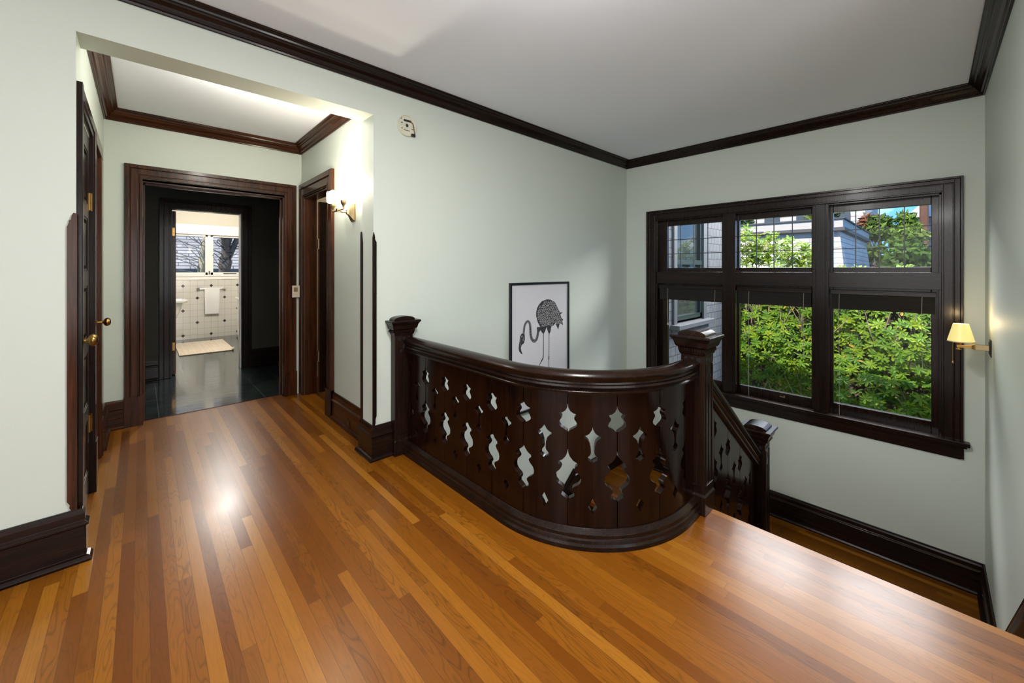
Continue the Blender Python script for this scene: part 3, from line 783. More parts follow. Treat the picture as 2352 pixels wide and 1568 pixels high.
# stair flights
sf = thing('staircase', 'oak stair flight dropping from the hall floor edge to the landing', 'stairs', (2.85, .27, LZ), kind='structure')
for k in range(1, 6):
    x = 2.27+.2275*(k-1)
    build('tread', MB().box(x, x+.2575, WC+.035, .855, -.18*k-.03, -.18*k), 'oaklow', sf, bevel=.004)
for k in range(1, 7):
    x = 2.27+.2275*(k-1)
    build('riser', MB().box(x-.016, x, WC+.035, .855, -.18*k, -.18*(k-1)-.032), 'wy', sf)
build('nosing', MB().box(2.262, 2.302, WC+.001, .826, -.0325, -.031), 'wy', sf)
sf = thing('staircase', 'lower oak stair flight running back along the long wall', 'stairs', (2.5, 1.8, -2.88), kind='structure')
for k in range(1, 9):
    x = 3.40-.2275*(k-1)
    build('tread', MB().box(x-.2575, x, 1.02, WA-.036, LZ-.18*k-.03, LZ-.18*k), 'oaklow', sf, bevel=.004)
for k in range(1, 10):
    x = 3.40-.2275*(k-1)
    build('riser', MB().box(x, x+.016, 1.02, WA-.036, LZ-.18*k, LZ-.18*(k-1)-.032), 'wy', sf)

# ------------------------------------------------------------------ framed print
fp = thing('framed_print', 'tall black framed print of a patterned bending wading bird', 'picture', (2.886, WA, -.03))
TF = lambda u,d,z: (u, WA-.002-d, z)
x0, x1, z0, z1, fw = 2.462, 3.322, -.035, 1.200, .022
build('frame', MB().box(x0,x1,0,.024,z0,z0+fw,TF).box(x0,x1,0,.024,z1-fw,z1,TF).box(x0,x0+fw,0,.024,z0+fw,z1-fw,TF).box(x1-fw,x1,0,.024,z0+fw,z1-fw,TF), 'black', fp, bevel=.002)
pr = build('print', MB().box(x0+fw,x1-fw,0,.012,z0+fw,z1-fw,TF), 'paper', fp)
BODY= [(2.876,.756),(2.839,.809),(2.819,.86),(2.816,.903),(2.829,.945),(2.855,.978),(2.902,1.011),(2.978,1.026),(3.033,1.018),(3.089,.994),(3.129,.954),(3.152,.916),(3.187,.875),(3.222,.882),(3.205,.867),(3.183,.859),(3.205,.814),(3.235,.8),(3.216,.786),(3.231,.742),(3.175,.765),(3.149,.702),(3.118,.754),(3.106,.774),(3.078,.754),(3.042,.745),(3.027,.689),(3.007,.67),(2.989,.701),(2.969,.746),(2.945,.705),(2.924,.679),(2.897,.703),(2.879,.725),(2.862,.707),(2.829,.718),(2.829,.76)]
NECK= [(2.850,.735),(2.839,.681),(2.824,.641),(2.793,.623),(2.757,.645),(2.737,.693),(2.735,.763),(2.727,.805),(2.707,.827),(2.683,.825),(2.658,.798),(2.648,.758),(2.644,.717)]
HEAD= [(2.639,.728),(2.61,.714),(2.593,.689),(2.589,.649),(2.581,.616),(2.577,.582),(2.586,.554),(2.61,.53),(2.631,.522),(2.615,.55),(2.605,.585),(2.619,.611),(2.648,.627),(2.66,.66),(2.658,.702),(2.65,.725)]
def smooth2(P, it=2):
    for _ in range(it):
        Q = [P[0]]
        for a, b in zip(P, P[1:]): Q += [(a[0]*.75+b[0]*.25, a[1]*.75+b[1]*.25), (a[0]*.25+b[0]*.75, a[1]*.25+b[1]*.75)]
        P = Q + [P[-1]]
    return P
def stroke(m, P, w_, d0, d1, T):
    L, R = [], []
    for i, p in enumerate(P):
        a = P[max(i-1,0)]; b = P[min(i+1,len(P)-1)]
        dx, dz = b[0]-a[0], b[1]-a[1]; l = math.hypot(dx, dz) or 1
        ww = w_[0]+(w_[1]-w_[0])*i/(len(P)-1) if isinstance(w_, tuple) else w_
        L.append((p[0]-dz/l*ww/2, p[1]+dx/l*ww/2)); R.append((p[0]+dz/l*ww/2, p[1]-dx/l*ww/2))
    b = len(m.v)
    m.v += [T(x, d1, z) for x, z in L] + [T(x, d1, z) for x, z in R]
    n_ = len(P)
    m.f += [(b+i, b+i+1, b+n_+i+1, b+n_+i) for i in range(n_-1)]
m = MB(); m.poly(BODY, .0119, .0126, TF); m.poly(HEAD, .0119, .0126, TF)
stroke(m, smooth2(NECK), (.034,.026), 0, .0126, TF)
for P, w_ in (([(2.922,.69),(2.922,.463)],.010),([(2.922,.463),(2.913,.436),(2.886,.411)],.014),([(2.886,.411),(2.839,.348),(2.80,.20)],.008),([(2.80,.20),(2.77,.165),(2.74,.16)],.012),([(2.80,.20),(2.81,.165),(2.84,.155)],.010),
              ([(3.007,.68),(3.005,.451)],.009),([(3.005,.451),(3.002,.415)],.015),([(3.002,.415),(3.002,.20)],.008),([(3.002,.20),(2.97,.165),(2.94,.16)],.011),([(3.002,.20),(3.02,.165),(3.05,.155)],.010)): stroke(m, P, w_, 0, .0126, TF)
build('bird', m, 'ink', pr, recalc=False)
m = MB()
def inside(p, poly):
    c = False
    for i in range(len(poly)):
        a, b = poly[i], poly[i-1]
        if (a[1] > p[1]) != (b[1] > p[1]) and p[0] < (b[0]-a[0])*(p[1]-a[1])/(b[1]-a[1])+a[0]: c = not c
    return c
rb = random.Random(3)
for r in range(11):
    for c in range(13):
        cx = 2.835+c*.031+(r%2)*.015+rb.uniform(-.004,.004); cz = .775+r*.0225+rb.uniform(-.004,.004)
        if not inside((cx, cz), BODY) or not inside((cx+.016, cz-.012), BODY) or not inside((cx-.010,cz+.010), BODY): continue
        L_ = .013+.004*rb.random(); an = -.75+rb.uniform(-.25,.25)+ (r-5)*.04
        pts = []
        for k in range(9):
            a = -1.9+3.8*k/8; p, q = L_*math.cos(a), L_*.55*math.sin(a)
            pts.append((cx+p*math.cos(an)-q*math.sin(an), cz+p*math.sin(an)+q*math.cos(an)))
        stroke(m, pts, .0034, 0, .0132, TF)
NS = smooth2(NECK)
for i in range(1, len(NS)-1):
    a, b = NS[i], NS[i+1]; dx, dz = b[0]-a[0], b[1]-a[1]; l = math.hypot(dx, dz)
    for sg in (-1, 1):
        p = (a[0]-dz/l*.005*sg, a[1]+dx/l*.005*sg); q = (a[0]-dz/l*.011*sg+dx*.3, a[1]+dx/l*.011*sg+dz*.3)
        stroke(m, [p, q], .0030, 0, .0132, TF)
for P in ([(2.615,.70),(2.603,.67),(2.60,.64)],[(2.628,.70),(2.64,.67),(2.635,.645)],[(2.60,.63),(2.592,.60)],[(2.625,.665),(2.63,.655)]): stroke(m, P, .0028, 0, .0132, TF)
for sx, zt2 in ((2.922,.68),(3.006,.67)):
    for k in range(9): stroke(m, [(sx-.003, zt2-.02-k*.024),(sx+.003, zt2-.026-k*.024)], .0022, 0, .0132, TF)
build('feather_marks', m, 'paper', pr, recalc=False)

# ------------------------------------------------------------------ smoke detector base on the wall
sd = thing('detector_mount', 'round aged white detector mounting plate with loose wire high on the wall', 'smoke detector', (1.432, WA, 2.30))
c = (1.432, WA, 2.386)
build('plate', MB().lathe(c, [(.0001,0),(.079,0),(.079,-.006),(.074,-.012),(.070,-.009),(.020,-.009),(.016,-.004),(.0001,-.004)], 36, 'y'), 'offwhite', sd, smooth=True)
TS = lambda u,d,z: (1.432+u, WA-.009-d, 2.386+z)
for q in ((-.028,.032,0,.003,.030,.044),(-.008,.008,-.003,.0005,-.006,.012),(-.05,-.038,0,.002,.012,.018),(-.046,-.038,0,.002,-.028,-.022),(-.028,.022,0,.001,-.036,-.032),(.036,.05,0,.002,-.02,-.016),(-.052,-.046,0,.002,.040,.047)):
    build('slot', MB().box(*q, TS), 'lead', sd)
build('wire', MB().tube([(1.45,WA-.013,2.425),(1.472,WA-.017,2.412),(1.482,WA-.018,2.385),(1.487,WA-.017,2.34),(1.482,WA-.016,2.325)], .0028, 8), 'barkred', sd, smooth=True)
build('connector', MB().box(.030,.062,0,.014,-.072,-.052,TS), 'black', sd, bevel=.002)

# ------------------------------------------------------------------ hall sconce
sc_ = thing('wall_sconce', 'brass two light sconce with glowing opal glass shades in the passage', 'wall lamp', (HR, 3.20, 1.78))
TQ = lambda u,d,z: (HR-d, 3.205+u, 1.785+z)
m = MB()
m.rings([[TQ(-a,d,-b),TQ(a,d,-b),TQ(a,d,b),TQ(-a,d,b)] for a, b, d in ((.042,.072,0),(.042,.072,.008),(.036,.064,.010),(.036,.064,.016),(.026,.048,.026),(.016,.022,.045),(.013,.014,.060))])
build('backplate', m, 'brassd', sc_, bevel=.001)
m = MB().tube([TQ(0,.055,0),TQ(.01,.085,-.004),TQ(.0,.125,.006)], .007)
m.tube([TQ(-.125,.125,.006),TQ(.118,.125,.006)], .0065, 4); m.box(-.014,.014,.113,.137,-.006,.018,TQ)
build('arm', m, 'brassd', sc_)
for u in (-.118, .112):
    cc = TQ(u, .125, .006)
    cup = build('cup', MB().lathe(cc, [(.001,-.004),(.006,-.002),(.006,.014),(.010,.026),(.018,.038),(.022,.050),(.022,.064),(.018,.068),(.001,.068)], 20), 'brassd', sc_, smooth=True)
    m = MB().lathe(cc, [(.020,.066),(.036,.070),(.046,.078),(.047,.150),(.043,.158),(.042,.150),(.042,.080),(.020,.072)], 28)
    build('glass_shade', m, 'glow', sc_, smooth=True)
    build('bulb', MB().lathe(cc, [(.001,.070),(.014,.078),(.026,.110),(.029,.140),(.022,.165),(.001,.178)], 20), 'bulb', sc_, smooth=True)
# small pull lamp on the right wall
lp = thing('wall_lamp', 'small brass swing arm lamp with yellow cloth shade at the right', 'wall lamp', (4.10, WC, .68))
LX = 4.10
TLm = lambda u,d,z: (LX+u, WC+d, .80+z)
m = MB().rings([[TLm(-a,d,-b),TLm(a,d,-b),TLm(a,d,b),TLm(-a,d,b)] for a, b, d in ((.040,.056,0),(.040,.056,.003),(.022,.034,.010))])
build('backplate', m, 'lead', lp, bevel=.001)
build('bracket', MB().box(-.016,.016,.008,.070,-.018,.018,TLm).box(-.019,.019,.066,.072,-.022,.022,TLm), 'brassd', lp, bevel=.002)
m = MB().rings([[TLm(-a,d,-b-s),TLm(a,d,-b-s),TLm(a,d,b-s),TLm(-a,d,b-s)] for a, b, d, s in ((.017,.018,.072,0),(.010,.012,.085,0),(.008,.009,.12,.003),(.009,.009,.152,.004))])
m.lathe(TLm(0,.142,-.026), [(.001,0),(.015,.001),(.016,.004),(.008,.008),(.008,.034),(.012,.040),(.018,.044),(.018,.050),(.001,.050)], 20)
build('arm', m, 'brass', lp, bevel=.001)
sy = .132
m = MB().lathe(TLm(0,sy,.028), [(.066,0),(.037,.125),(.0355,.125),(.0645,0)], 32)
m = MB(); R = []
for r, h_ in ((.066,0),(.0375,.122),(.036,.122),(.0645,0)):
    R.append([TLm(r*math.cos(2*PI*k/32), sy+r*math.sin(2*PI*k/32), .028+h_) for k in range(32)])
m.rings(R, closed=True)
sh = build('lamp_shade', m, 'shadecloth', lp, smooth=True)
m = MB()
for r, h_, t_ in ((.0668,0,.006),(.0385,.117,.006)):
    m = MB()
    R = [[TLm(q*math.cos(2*PI*k/32), sy+q*math.sin(2*PI*k/32), .028+h_+e) for k in range(32)] for q, e in ((r,0),(r-.0014,t_),(r-.003,t_),(r-.0016,0))]
    m.rings(R, closed=True)
    build('shade_trim', m, 'shadetrim', sh, smooth=True)
build('bulb', MB().lathe(TLm(0,sy,.030), [(.001,0),(.010,.004),(.011,.02),(.018,.045),(.016,.065),(.001,.078)], 16), 'bulb', lp, smooth=True)
m = MB().tube([TLm(0,.155,.022),TLm(0,.168,.020),TLm(0,.170,.0),TLm(0,.170,-.105)], .0022, 6).lathe(TLm(0,.170,-.125), [(.001,.02),(.003,.018),(.007,.004),(.006,0),(.001,0)], 10)
build('pull_chain', m, 'brass', lp, smooth=True)

# switch and outlet
sw = thing('light_switch', 'ivory switch plate with brown rocker beside the cased opening', 'light switch', (1.19, 4.60, 1.03))
TW = lambda u,d,z: (1.192+u, HE-.030-d, 1.093+z)
build('plate', MB().box(-.036,.036,0,.008,-.063,.063,TW), 'ivory', sw, bevel=.003)
build('rocker', MB().box(-.022,.016,.008,.011,-.002,.044,TW), 'brownp', sw, bevel=.001)
build('mount', MB().box(-.03,.03,-.030,0,-.05,.05,TW), 'ivory', sw)
ou = thing('wall_outlet', 'small brown outlet set in the passage baseboard', 'outlet', (1.23, 3.27, .05))
TO = lambda u,d,z: (HR-.022-d, 3.262+u, .062+z)
build('plate', MB().box(-.034,.034,0,.005,-.030,.036,TO), 'hz', ou, bevel=.002)
build('socket', MB().box(-.016,.016,.005,.007,-.016,.020,TO), 'ink', ou, bevel=.001)

# ------------------------------------------------------------------ bathroom things
BY = 9.735
bw = thing('window_2', 'white casement windows over the bathroom tile', 'window', (.95, 9.78, 1.2), kind='structure')
TBW = lambda u,d,z: (u, 9.75-d, z)
build('window_casing', MB().box(-.03,1.95,0,.03,2.03,2.20,TBW).box(-.03,1.95,-.10,.05,2.01,2.035,TBW).box(-.03,1.95,-.12,.045,1.195,1.222,TBW).box(-.03,1.95,.0,.028,1.135,1.195,TBW), 'white', bw, bevel=.003)
m = MB().box(.955,1.0,-.10,-.02,1.22,2.02,TBW).box(-.03,.0,-.10,-.0,1.22,2.02,TBW).box(1.92,1.95,-.10,0,1.22,2.02,TBW)
build('mullion', m, 'white', bw, bevel=.002)
for a, b in ((.0,.955),(1.0,1.92)):
    sa = build('sash', MB().box(a,a+.04,-.06,-.02,1.225,2.01,TBW).box(b-.04,b,-.06,-.02,1.225,2.01,TBW).box(a,b,-.06,-.02,1.225,1.275,TBW).box(a,b,-.06,-.02,1.975,2.01,TBW), 'white', bw, bevel=.003)
    build('pane', MB().box(a+.04,b-.04,-.042,-.038,1.275,1.975,TBW), 'glass', sa)
build('latch', MB().box(.968,.985,-.02,-.008,1.235,1.30,TBW).box(1.20,1.42,-.02,-.010,1.245,1.256,TBW).box(1.03,1.045,-.02,-.008,1.60,1.625,TBW), 'lead', bw)
tb = thing('towel_bar', 'chrome towel bar with round ends on the tiled wall', 'towel bar', (1.01, BY, .957))
build('rod', MB().tube([(.80,BY-.045,.957),(1.215,BY-.045,.957)], .007), 'chrome', tb, smooth=True)
for x in (.803, 1.212): build('end_mount', MB().lathe((x, BY-.001, .957), [(.001,0),(.026,-.001),(.028,-.006),(.012,-.014),(.012,-.03),(.022,-.038),(.026,-.048),(.020,-.060),(.001,-.064)], 20, 'y'), 'chrome', tb, smooth=True)
m = MB(); R = []
prf = [(-.056,.47),(-.057,.8),(-.056,.955),(-.050,.968),(-.041,.968),(-.034,.955),(-.033,.8),(-.032,.52),(-.028,.52),(-.029,.8),(-.029,.957),(-.038,.974),(-.052,.974),(-.061,.957),(-.062,.8),(-.061,.462)]
for i in range(9):
    x = .895+.238*i/8; wv = .003*math.sin(i*1.7)
    R.append([(x+ (.01 if z < .6 else 0)*(1 if i == 0 else (-1 if i == 8 else 0)), BY+d+wv, z) for d, z in prf])
build('towel', m.rings(R), 'towel', label='white towel hanging over the chrome bar', cat='towel', smooth=True)
m = MB(); R = []
for i in range(25):
    y = 7.87+1.33*i/24
    cur = .0
    R.append([(.425,y,.002),(1.08,y,.002),(1.12,y,.004+(.035 if i < 2 else 0)),(1.12,y,.014+(.035 if i < 2 else 0)),(1.08,y,.012),(.425,y,.012)])
build('bath_mat', m.rings(R), 'rug', label='beige woven rug lying on the slate bathroom floor', cat='rug')
sk = thing('sink', 'white wall hung porcelain sink at the left of the bathroom', 'sink', (.20, 8.75, .5))
def rr(x0, x1, y0, y1, z, r=.06, n_=5):
    P = []
    for cx_, cy_, a0 in ((x1-r,y1-r,0),(x0+r*.1,y1-r*.1,PI/2),(x0+r*.1,y0+r*.1,PI),(x1-r,y0+r,1.5*PI)):
        rad = r if cx_ == x1-r else r*.1
        for k in range(n_+1): a = a0+PI/2*k/n_; P.append((cx_+rad*math.cos(a), cy_+rad*math.sin(a), z))
    return P
m = MB().rings([rr(-.1,.42,8.58,8.92,.50), rr(-.1,.47,8.55,8.95,.62), rr(-.1,.51,8.52,8.98,.76), rr(-.1,.555,8.49,9.01,.775), rr(-.1,.57,8.48,9.02,.80), rr(-.1,.57,8.48,9.02,.815), rr(-.1,.53,8.51,8.99,.82), rr(.02,.50,8.54,8.96,.80), rr(.06,.36,8.60,8.90,.70)])
build('basin', m, 'porcelain', sk, smooth=True)
build('splash_ledge', MB().box(-.1,.06,8.49,9.01,.82,.875), 'porcelain', sk, bevel=.01)
m = MB().tube([(.09,8.75,.82),(.09,8.75,.90),(.13,8.75,.93),(.20,8.75,.91)], .012, 10)
build('faucet', m, 'chrome', sk, smooth=True)
vn = thing('toilet', 'white porcelain fixture partly hidden at the right of the bathroom door', 'toilet', (1.6, 8.93, 0))
build('tank', MB().loft([(1.335,1.80,8.80,9.02,0),(1.335,1.80,8.80,9.02,.08),(1.325,1.80,8.80,9.02,.10),(1.322,1.80,8.79,9.03,.77)]), 'porcelain', vn, bevel=.008)
build('tank_lid', MB().box(1.300,1.82,8.77,9.05,.77,.81), 'porcelain', vn, bevel=.008)

# ------------------------------------------------------------------ rear of the hall (behind the viewer): windows and ceiling lamps added as fill light
for nm, lab, T, u0, u1, z0_, z1_ in (('added_window_3','added unseen window with opaque panel in the far left wall', lambda u,d,z:(-5.2+d,u,z), -1.6, 1.4, .5, 2.2),
                                    ('added_window_4','added unseen window with opaque panel behind the viewer', lambda u,d,z:(u,-2.4+d,z), -1.6, 1.4, .5, 2.2)):
    wq = thing(nm, lab, 'window', T((u0+u1)/2,0,z0_), kind='structure')  # unseen window added to carry a fill light
    build('window_casing', casing(T, u0, u1, z1_, .11, z0_-.1), 'wz', wq, bevel=.002)
    build('opaque_panel', MB().box(u0,u1,0,.004,z0_,z1_,T), 'opaquepane', wq)
    build('sill', MB().box(u0-.13,u1+.13,0,.06,z0_-.13,z0_-.1,T), 'wy', wq, bevel=.003)
cl = thing('added_ceiling_light', 'added opal ceiling lamp out of view above the curved balustrade', 'added ceiling light', (.95, .75, HC-.12))  # added lamp out of view, brightens the walls round the stairs
build('canopy', MB().lathe((.95,.75,HC), [(.001,0),(.10,0),(.10,-.02),(.08,-.03),(.001,-.03)], 24), 'brassd', cl, smooth=True)
build('glass_bowl', MB().lathe((.95,.75,HC), [(.09,-.03),(.15,-.05),(.16,-.08),(.12,-.115),(.001,-.13)], 28), 'glow', cl, smooth=True)

cl = thing('added_ceiling_light', 'added opal ceiling lamp out of view at the left part of the hall', 'added ceiling light', (-3.4, -.2, HC-.12))  # added lamp out of view, lights the window wall from the left
build('canopy', MB().lathe((-3.4,-.2,HC), [(.001,0),(.10,0),(.10,-.02),(.08,-.03),(.001,-.03)], 24), 'brassd', cl, smooth=True)
build('glass_bowl', MB().lathe((-3.4,-.2,HC), [(.09,-.03),(.15,-.05),(.16,-.08),(.12,-.115),(.001,-.13)], 28), 'glow', cl, smooth=True)

cl = thing('added_ceiling_light', 'added slim opal ceiling lamp of the passage hidden behind the header', 'added ceiling light', (.5, 3.15, HH-.07))  # added lamp behind the header, brightens the passage
build('canopy', MB().lathe((.5,3.15,HH), [(.001,0),(.13,0),(.13,-.02),(.001,-.02)], 24), 'brassd', cl, smooth=True)
build('glass_bowl', MB().lathe((.5,3.15,HH), [(.12,-.02),(.13,-.04),(.10,-.06),(.001,-.07)], 28), 'glow', cl, smooth=True)

# ------------------------------------------------------------------ outdoors
st('ground', MB().box(4.75, 60, -30, 40, -3.2, -3.0).box(-20,4.75,9.95,40,-3.2,-3.0), 'earth', 'bare earth slope below the windows', 'ground')
# own wing beside the window
wg = thing('house_wing', 'grey shingled wing of the house with a sash window outside', 'building', (6.4, 2.8, -3))
TG2 = lambda u,d,z: (u, 2.45-d, z)
wm = MB(); holed(wm, TG2, 4.72, 7.95, -3, 3.1, .10, [(5.44,6.50,.60,2.60)]); wm.box(4.72,7.95,2.56,5.5,3.0,3.1).box(7.85,7.95,2.55,5.5,-3,3.0)
build('shingle_wall', wm, 'shingle', wg)
w2 = build('window', MB().box(5.36,5.46,0,.03,.55,2.7,TG2).box(6.40,6.52,0,.03,.55,2.7,TG2).box(5.36,6.52,0,.03,2.6,2.72,TG2).box(5.30,6.60,-.05,.13,.50,.56,TG2).box(5.34,6.54,0,.05,.42,.50,TG2), 'wingtrim', wg, bevel=.004)
build('sash', MB().box(5.46,5.53,-.06,.0,.57,2.6,TG2).box(6.33,6.40,-.06,.0,.57,2.6,TG2).box(5.5,6.4,-.05,.0,.57,.66,TG2).box(5.5,6.4,-.06,.01,1.40,1.47,TG2), 'wingdark', w2)
build('pane', MB().box(5.5,6.36,-.045,-.04,.6,2.6,TG2), 'wingglass', w2)

def colored(name, vs, fs, cols, mat, parent=None, **k):
    me = bpy.data.meshes.new(name)
    if parent is None: org = Vector((sum(v[0] for v in vs)/len(vs), sum(v[1] for v in vs)/len(vs), min(v[2] for v in vs)))
    else: org = wloc(parent)
    me.from_pydata([(v[0]-org.x, v[1]-org.y, v[2]-org.z) for v in vs], [], fs)
    ca = me.color_attributes.new('Col', 'FLOAT_COLOR', 'POINT')
    ca.data.foreach_set('color', [x for c in cols for x in (c[0], c[1], c[2], 1)])
    me.materials.append(MT[mat])
    o = bpy.data.objects.new(name, me); COL.objects.link(o)
    if parent is None: o.location = org
    else: o.parent = parent
    return tag(o, **k)

def whorls(cent, rnd, L=.088, up=.35):
    vs, fs, cols = [], [], []
    for (px, py, pz, nx, ny, nz, shade) in cent:
        nrm = Vector((nx, ny, nz)).normalized()
        a = nrm.cross(Vector((.3,.2,1))).normalized(); b = nrm.cross(a)
        n_ = rnd.randint(6, 9); ph = rnd.random()*6
        hue = rnd.random()
        base_c = (.050+.130*hue*shade, .130+.125*hue*shade, .006+.006*rnd.random())
        for k in range(n_):
            t = ph+2*PI*k/n_+rnd.uniform(-.2,.2); l = L*rnd.uniform(.75,1.15); w_ = l*.19
            d = (a*math.cos(t)+b*math.sin(t)); droop = rnd.uniform(-.25,.45)
            s_ = nrm.cross(d)
            P0 = Vector((px,py,pz)); P1 = P0+d*l*.40+nrm*l*.42*droop*1.2; P2 = P0+d*l*.78+nrm*l*.7*droop; P3 = P0+d*l+nrm*l*droop*.6
            i0 = len(vs)
            for q in (P0, P1+s_*w_*.80, P2+s_*w_*.85, P3, P2-s_*w_*.85, P1-s_*w_*.80, P1-nrm*w_*.4, P2-nrm*w_*.4): vs.append(tuple(q))
            fs += [(i0,i0+1,i0+6),(i0+1,i0+2,i0+7,i0+6),(i0+2,i0+3,i0+7),(i0+3,i0+4,i0+7),(i0+4,i0+5,i0+6,i0+7),(i0+5,i0,i0+6)]
            j = rnd.uniform(.75,1.25)
            if rnd.random() < .015: c_ = (.30,.20,.03)
            else: c_ = tuple(x*j for x in base_c)
            cols += [c_]*8
    return vs, fs, cols

rh = random.Random(11)
def shrub(label, y0, y1, zt, tall=None):
    t = thing('rhododendron', label, 'shrub', (7.9, (y0+y1)/2, -3.0), group='rhododendrons filling the view below the leaded panes')
    cent = []
    n_ = int((y1-y0)*330)
    for i in range(n_*2):
        y = rh.uniform(y0-.1, y1+.1); z = -1.25+(zt(y)+1.25)*rh.random()**.9
        bulge = .22*math.sin(y*4.1+z*2.3)+.16*math.sin(z*5.3-y*3.1)
        x = 7.55+.38*max(0,z+.2)*.9-bulge*.6+rh.random()**2*.5
        top = z > zt(y)-.25
        cent.append((x, y, z, -1+rh.uniform(-.5,.5)+(.4 if top else 0), rh.uniform(-.6,.4), .9+rh.uniform(-.4,.5), .5+ .5*rh.random()))
    if tall:
        for (ty, th) in tall:
            for k in range(34):
                z = zt(ty)+ (th-zt(ty))*rh.random(); y = ty+rh.uniform(-.13,.13)*(1.3-(z-zt(ty))/(th-zt(ty)+.01)); 
                cent.append((7.9+rh.uniform(-.2,.2), y, z, rh.uniform(-1,.2), rh.uniform(-.7,.5), .7, 1.0))
    vs, fs, cols = whorls(cent, rh)
    colored('foliage', vs, fs, cols, 'leaf', t)
    m = MB()
    for k in range(int((y1-y0)*34)):
        y = rh.uniform(y0,y1); x = rh.uniform(7.75,8.3); z = rh.uniform(-1.3,zt(y)-.5)
        pts = [(x+.35,y+rh.uniform(-.3,.3),z-.8),(x+.1,y+rh.uniform(-.15,.15),z-.3),(x-.15,y+rh.uniform(-.1,.1),z+.15),(x-.1,y+rh.uniform(-.2,.2),z+.45)]
        m.tube(pts, [.016,.010,.007,.004], 5)
    if tall:
        for ty, th in tall: m.tube([(8.0,ty+.1,-.2),(7.95,ty,.9),(7.9,ty+.03,th-.05)], [.02,.012,.004], 5)
    build('stems', m, 'twig', t, smooth=True)
shrub('rhododendron seen through the right hand window light', -.9, .55, lambda y: 1.30+.08*math.sin(y*7))
shrub('rhododendron seen through the middle of the window', .55, 1.75, lambda y: 1.32+.07*math.sin(y*9), [(1.25,1.62),(1.42,1.78),(1.62,1.85)])
shrub('taller rhododendron near the shingled wing', 1.75, 2.32, lambda y: 1.45+.06*math.sin(y*8), [(1.9,1.98),(2.05,1.82),(2.25,2.12),(2.15,1.95)])
st('trim_8', MB().box(8.5, 8.6, -2.5, 3.6, -3, .95), 'earth', 'shaded earth bank behind the shrubs', 'bank')

# neighbouring grey house
nh = thing('neighbour_house', 'grey shingled house with a dark gutter line beyond the shrubs', 'building', (19.5, 5.5, -3))
def quadbody(t, b):
    m = MB(); (x0,x1,y0,y1,z1), (a0,a1,b0,b1,z0) = t, b
    return m.rings([[(a0,b0,z0),(a1,b0,z0),(a1,b1,z0),(a0,b1,z0)],[(x0,y0,z1),(x1,y0,z1),(x1,y1,z1),(x0,y1,z1)]])
body = quadbody((16,23.4,1.95,10,2.55), (15.2,24.2,1.35,10.6,-3))
build('slope', MB().add([(16,1.95,2.55),(16,10,2.55),(15.2,10.6,-3),(15.2,1.35,-3)],[(0,1,2,3)]), 'roofbig', nh, recalc=False)
build('slope', MB().add([(16,1.95,2.55),(23.4,1.95,2.55),(24.2,1.35,-3),(15.2,1.35,-3)],[(0,1,2,3)]), 'roofside', nh, recalc=False)
build('parapet', MB().box(15.85,23.5,1.85,10,2.66,2.92), 'cornice', nh)
build('gutter', MB().box(15.80,23.55,1.80,10,2.55,2.66), 'corndark', nh)
build('coping', MB().box(15.80,23.55,1.80,10,2.92,2.96), 'corndark', nh)
# far white house
wh = thing('white_house', 'distant white house with rows of windows above the grey roof', 'building', (42, 9, -3))
build('wall', MB().box(38,48,3.2,20,-3,7.2), 'whitesiding', wh)
build('roof', MB().rings([[(37.6,2.9,7.2),(48.4,2.9,7.2),(48.4,20.3,7.2),(37.6,20.3,7.2)],[(40,6,8.6),(46,6,8.6),(46,18,8.6),(40,18,8.6)]]), 'cornice', wh)
for k in range(7): 
    y = 4+k*2.2
    build('window', MB().box(37.95,38,y,y+1.1,4.9,6.5), 'winpane2', wh)
bh = thing('brick_house', 'distant pale brick house behind the reddish trunk', 'building', (34, -.6, -3))
build('wall', MB().box(31,37,-2.6,.85,-3,4.2), 'brickpale', bh)
build('roof', MB().rings([[(30.8,-2.8,4.2),(37.2,-2.8,4.2),(37.2,1.0,4.2),(30.8,1.0,4.2)],[(32,-2,5.0),(36,-2,5.0),(36,.4,5.0),(32,.4,5.0)]]), 'cornice', bh)
# trees
def tree(label, x, y, zt, r, zb=-3, col=(.05,.09,.015), n_=2600, mat='bark', cone=False, seed=1, sz=.13):
    rr_ = random.Random(seed)
    t = thing('evergreen_tree', label, 'tree', (x, y, zb), group='evergreens beyond the hedge')
    vs, fs, cols = [], [], []
    cl_ = []
    for k in range(26):
        h_ = rr_.random(); z = zb+1.2+(zt-zb-1.4)*h_
        R_ = r*((1-h_)**.7 if cone else math.sin(PI*min(1,max(.05,h_*.8+.2)))**.6)
        a = rr_.random()*2*PI; cl_.append((x+R_*.7*math.cos(a), y+R_*.7*math.sin(a), z, .30*r+.12, rr_.uniform(.6,1.5)))
    cl_.append((x, y, zt-.2, .2, 1.2))
    for i in range(n_):
        cx_, cy_, cz_, cr, br = cl_[rr_.randrange(len(cl_))]
        d = Vector((rr_.gauss(0,1), rr_.gauss(0,1), rr_.gauss(0,.8))).normalized()*cr*rr_.uniform(.55,1.05)
        p = Vector((cx_,cy_,cz_))+d
        a = Vector((rr_.gauss(0,1), rr_.gauss(0,1), rr_.gauss(0,1))).normalized(); b = a.cross(d).normalized()
        if b.length < .1: continue
        s_ = sz*rr_.uniform(.6,1.4); i0 = len(vs)
        for q in (p-a*s_, p+b*s_*.35, p+a*s_, p-b*s_*.35): vs.append(tuple(q))
        fs.append((i0,i0+1,i0+2,i0+3))
        j = br*rr_.uniform(.6,1.4); cols += [(col[0]*j, col[1]*j, col[2]*j)]*4
    colored('crown', vs, fs, cols, 'needle', t)
    build('trunk', MB().tube([(x,y,zb),(x+.05,y,(zb+zt)/2),(x,y,zt-.3)], [.18,.12,.03], 8), mat, t, smooth=True)
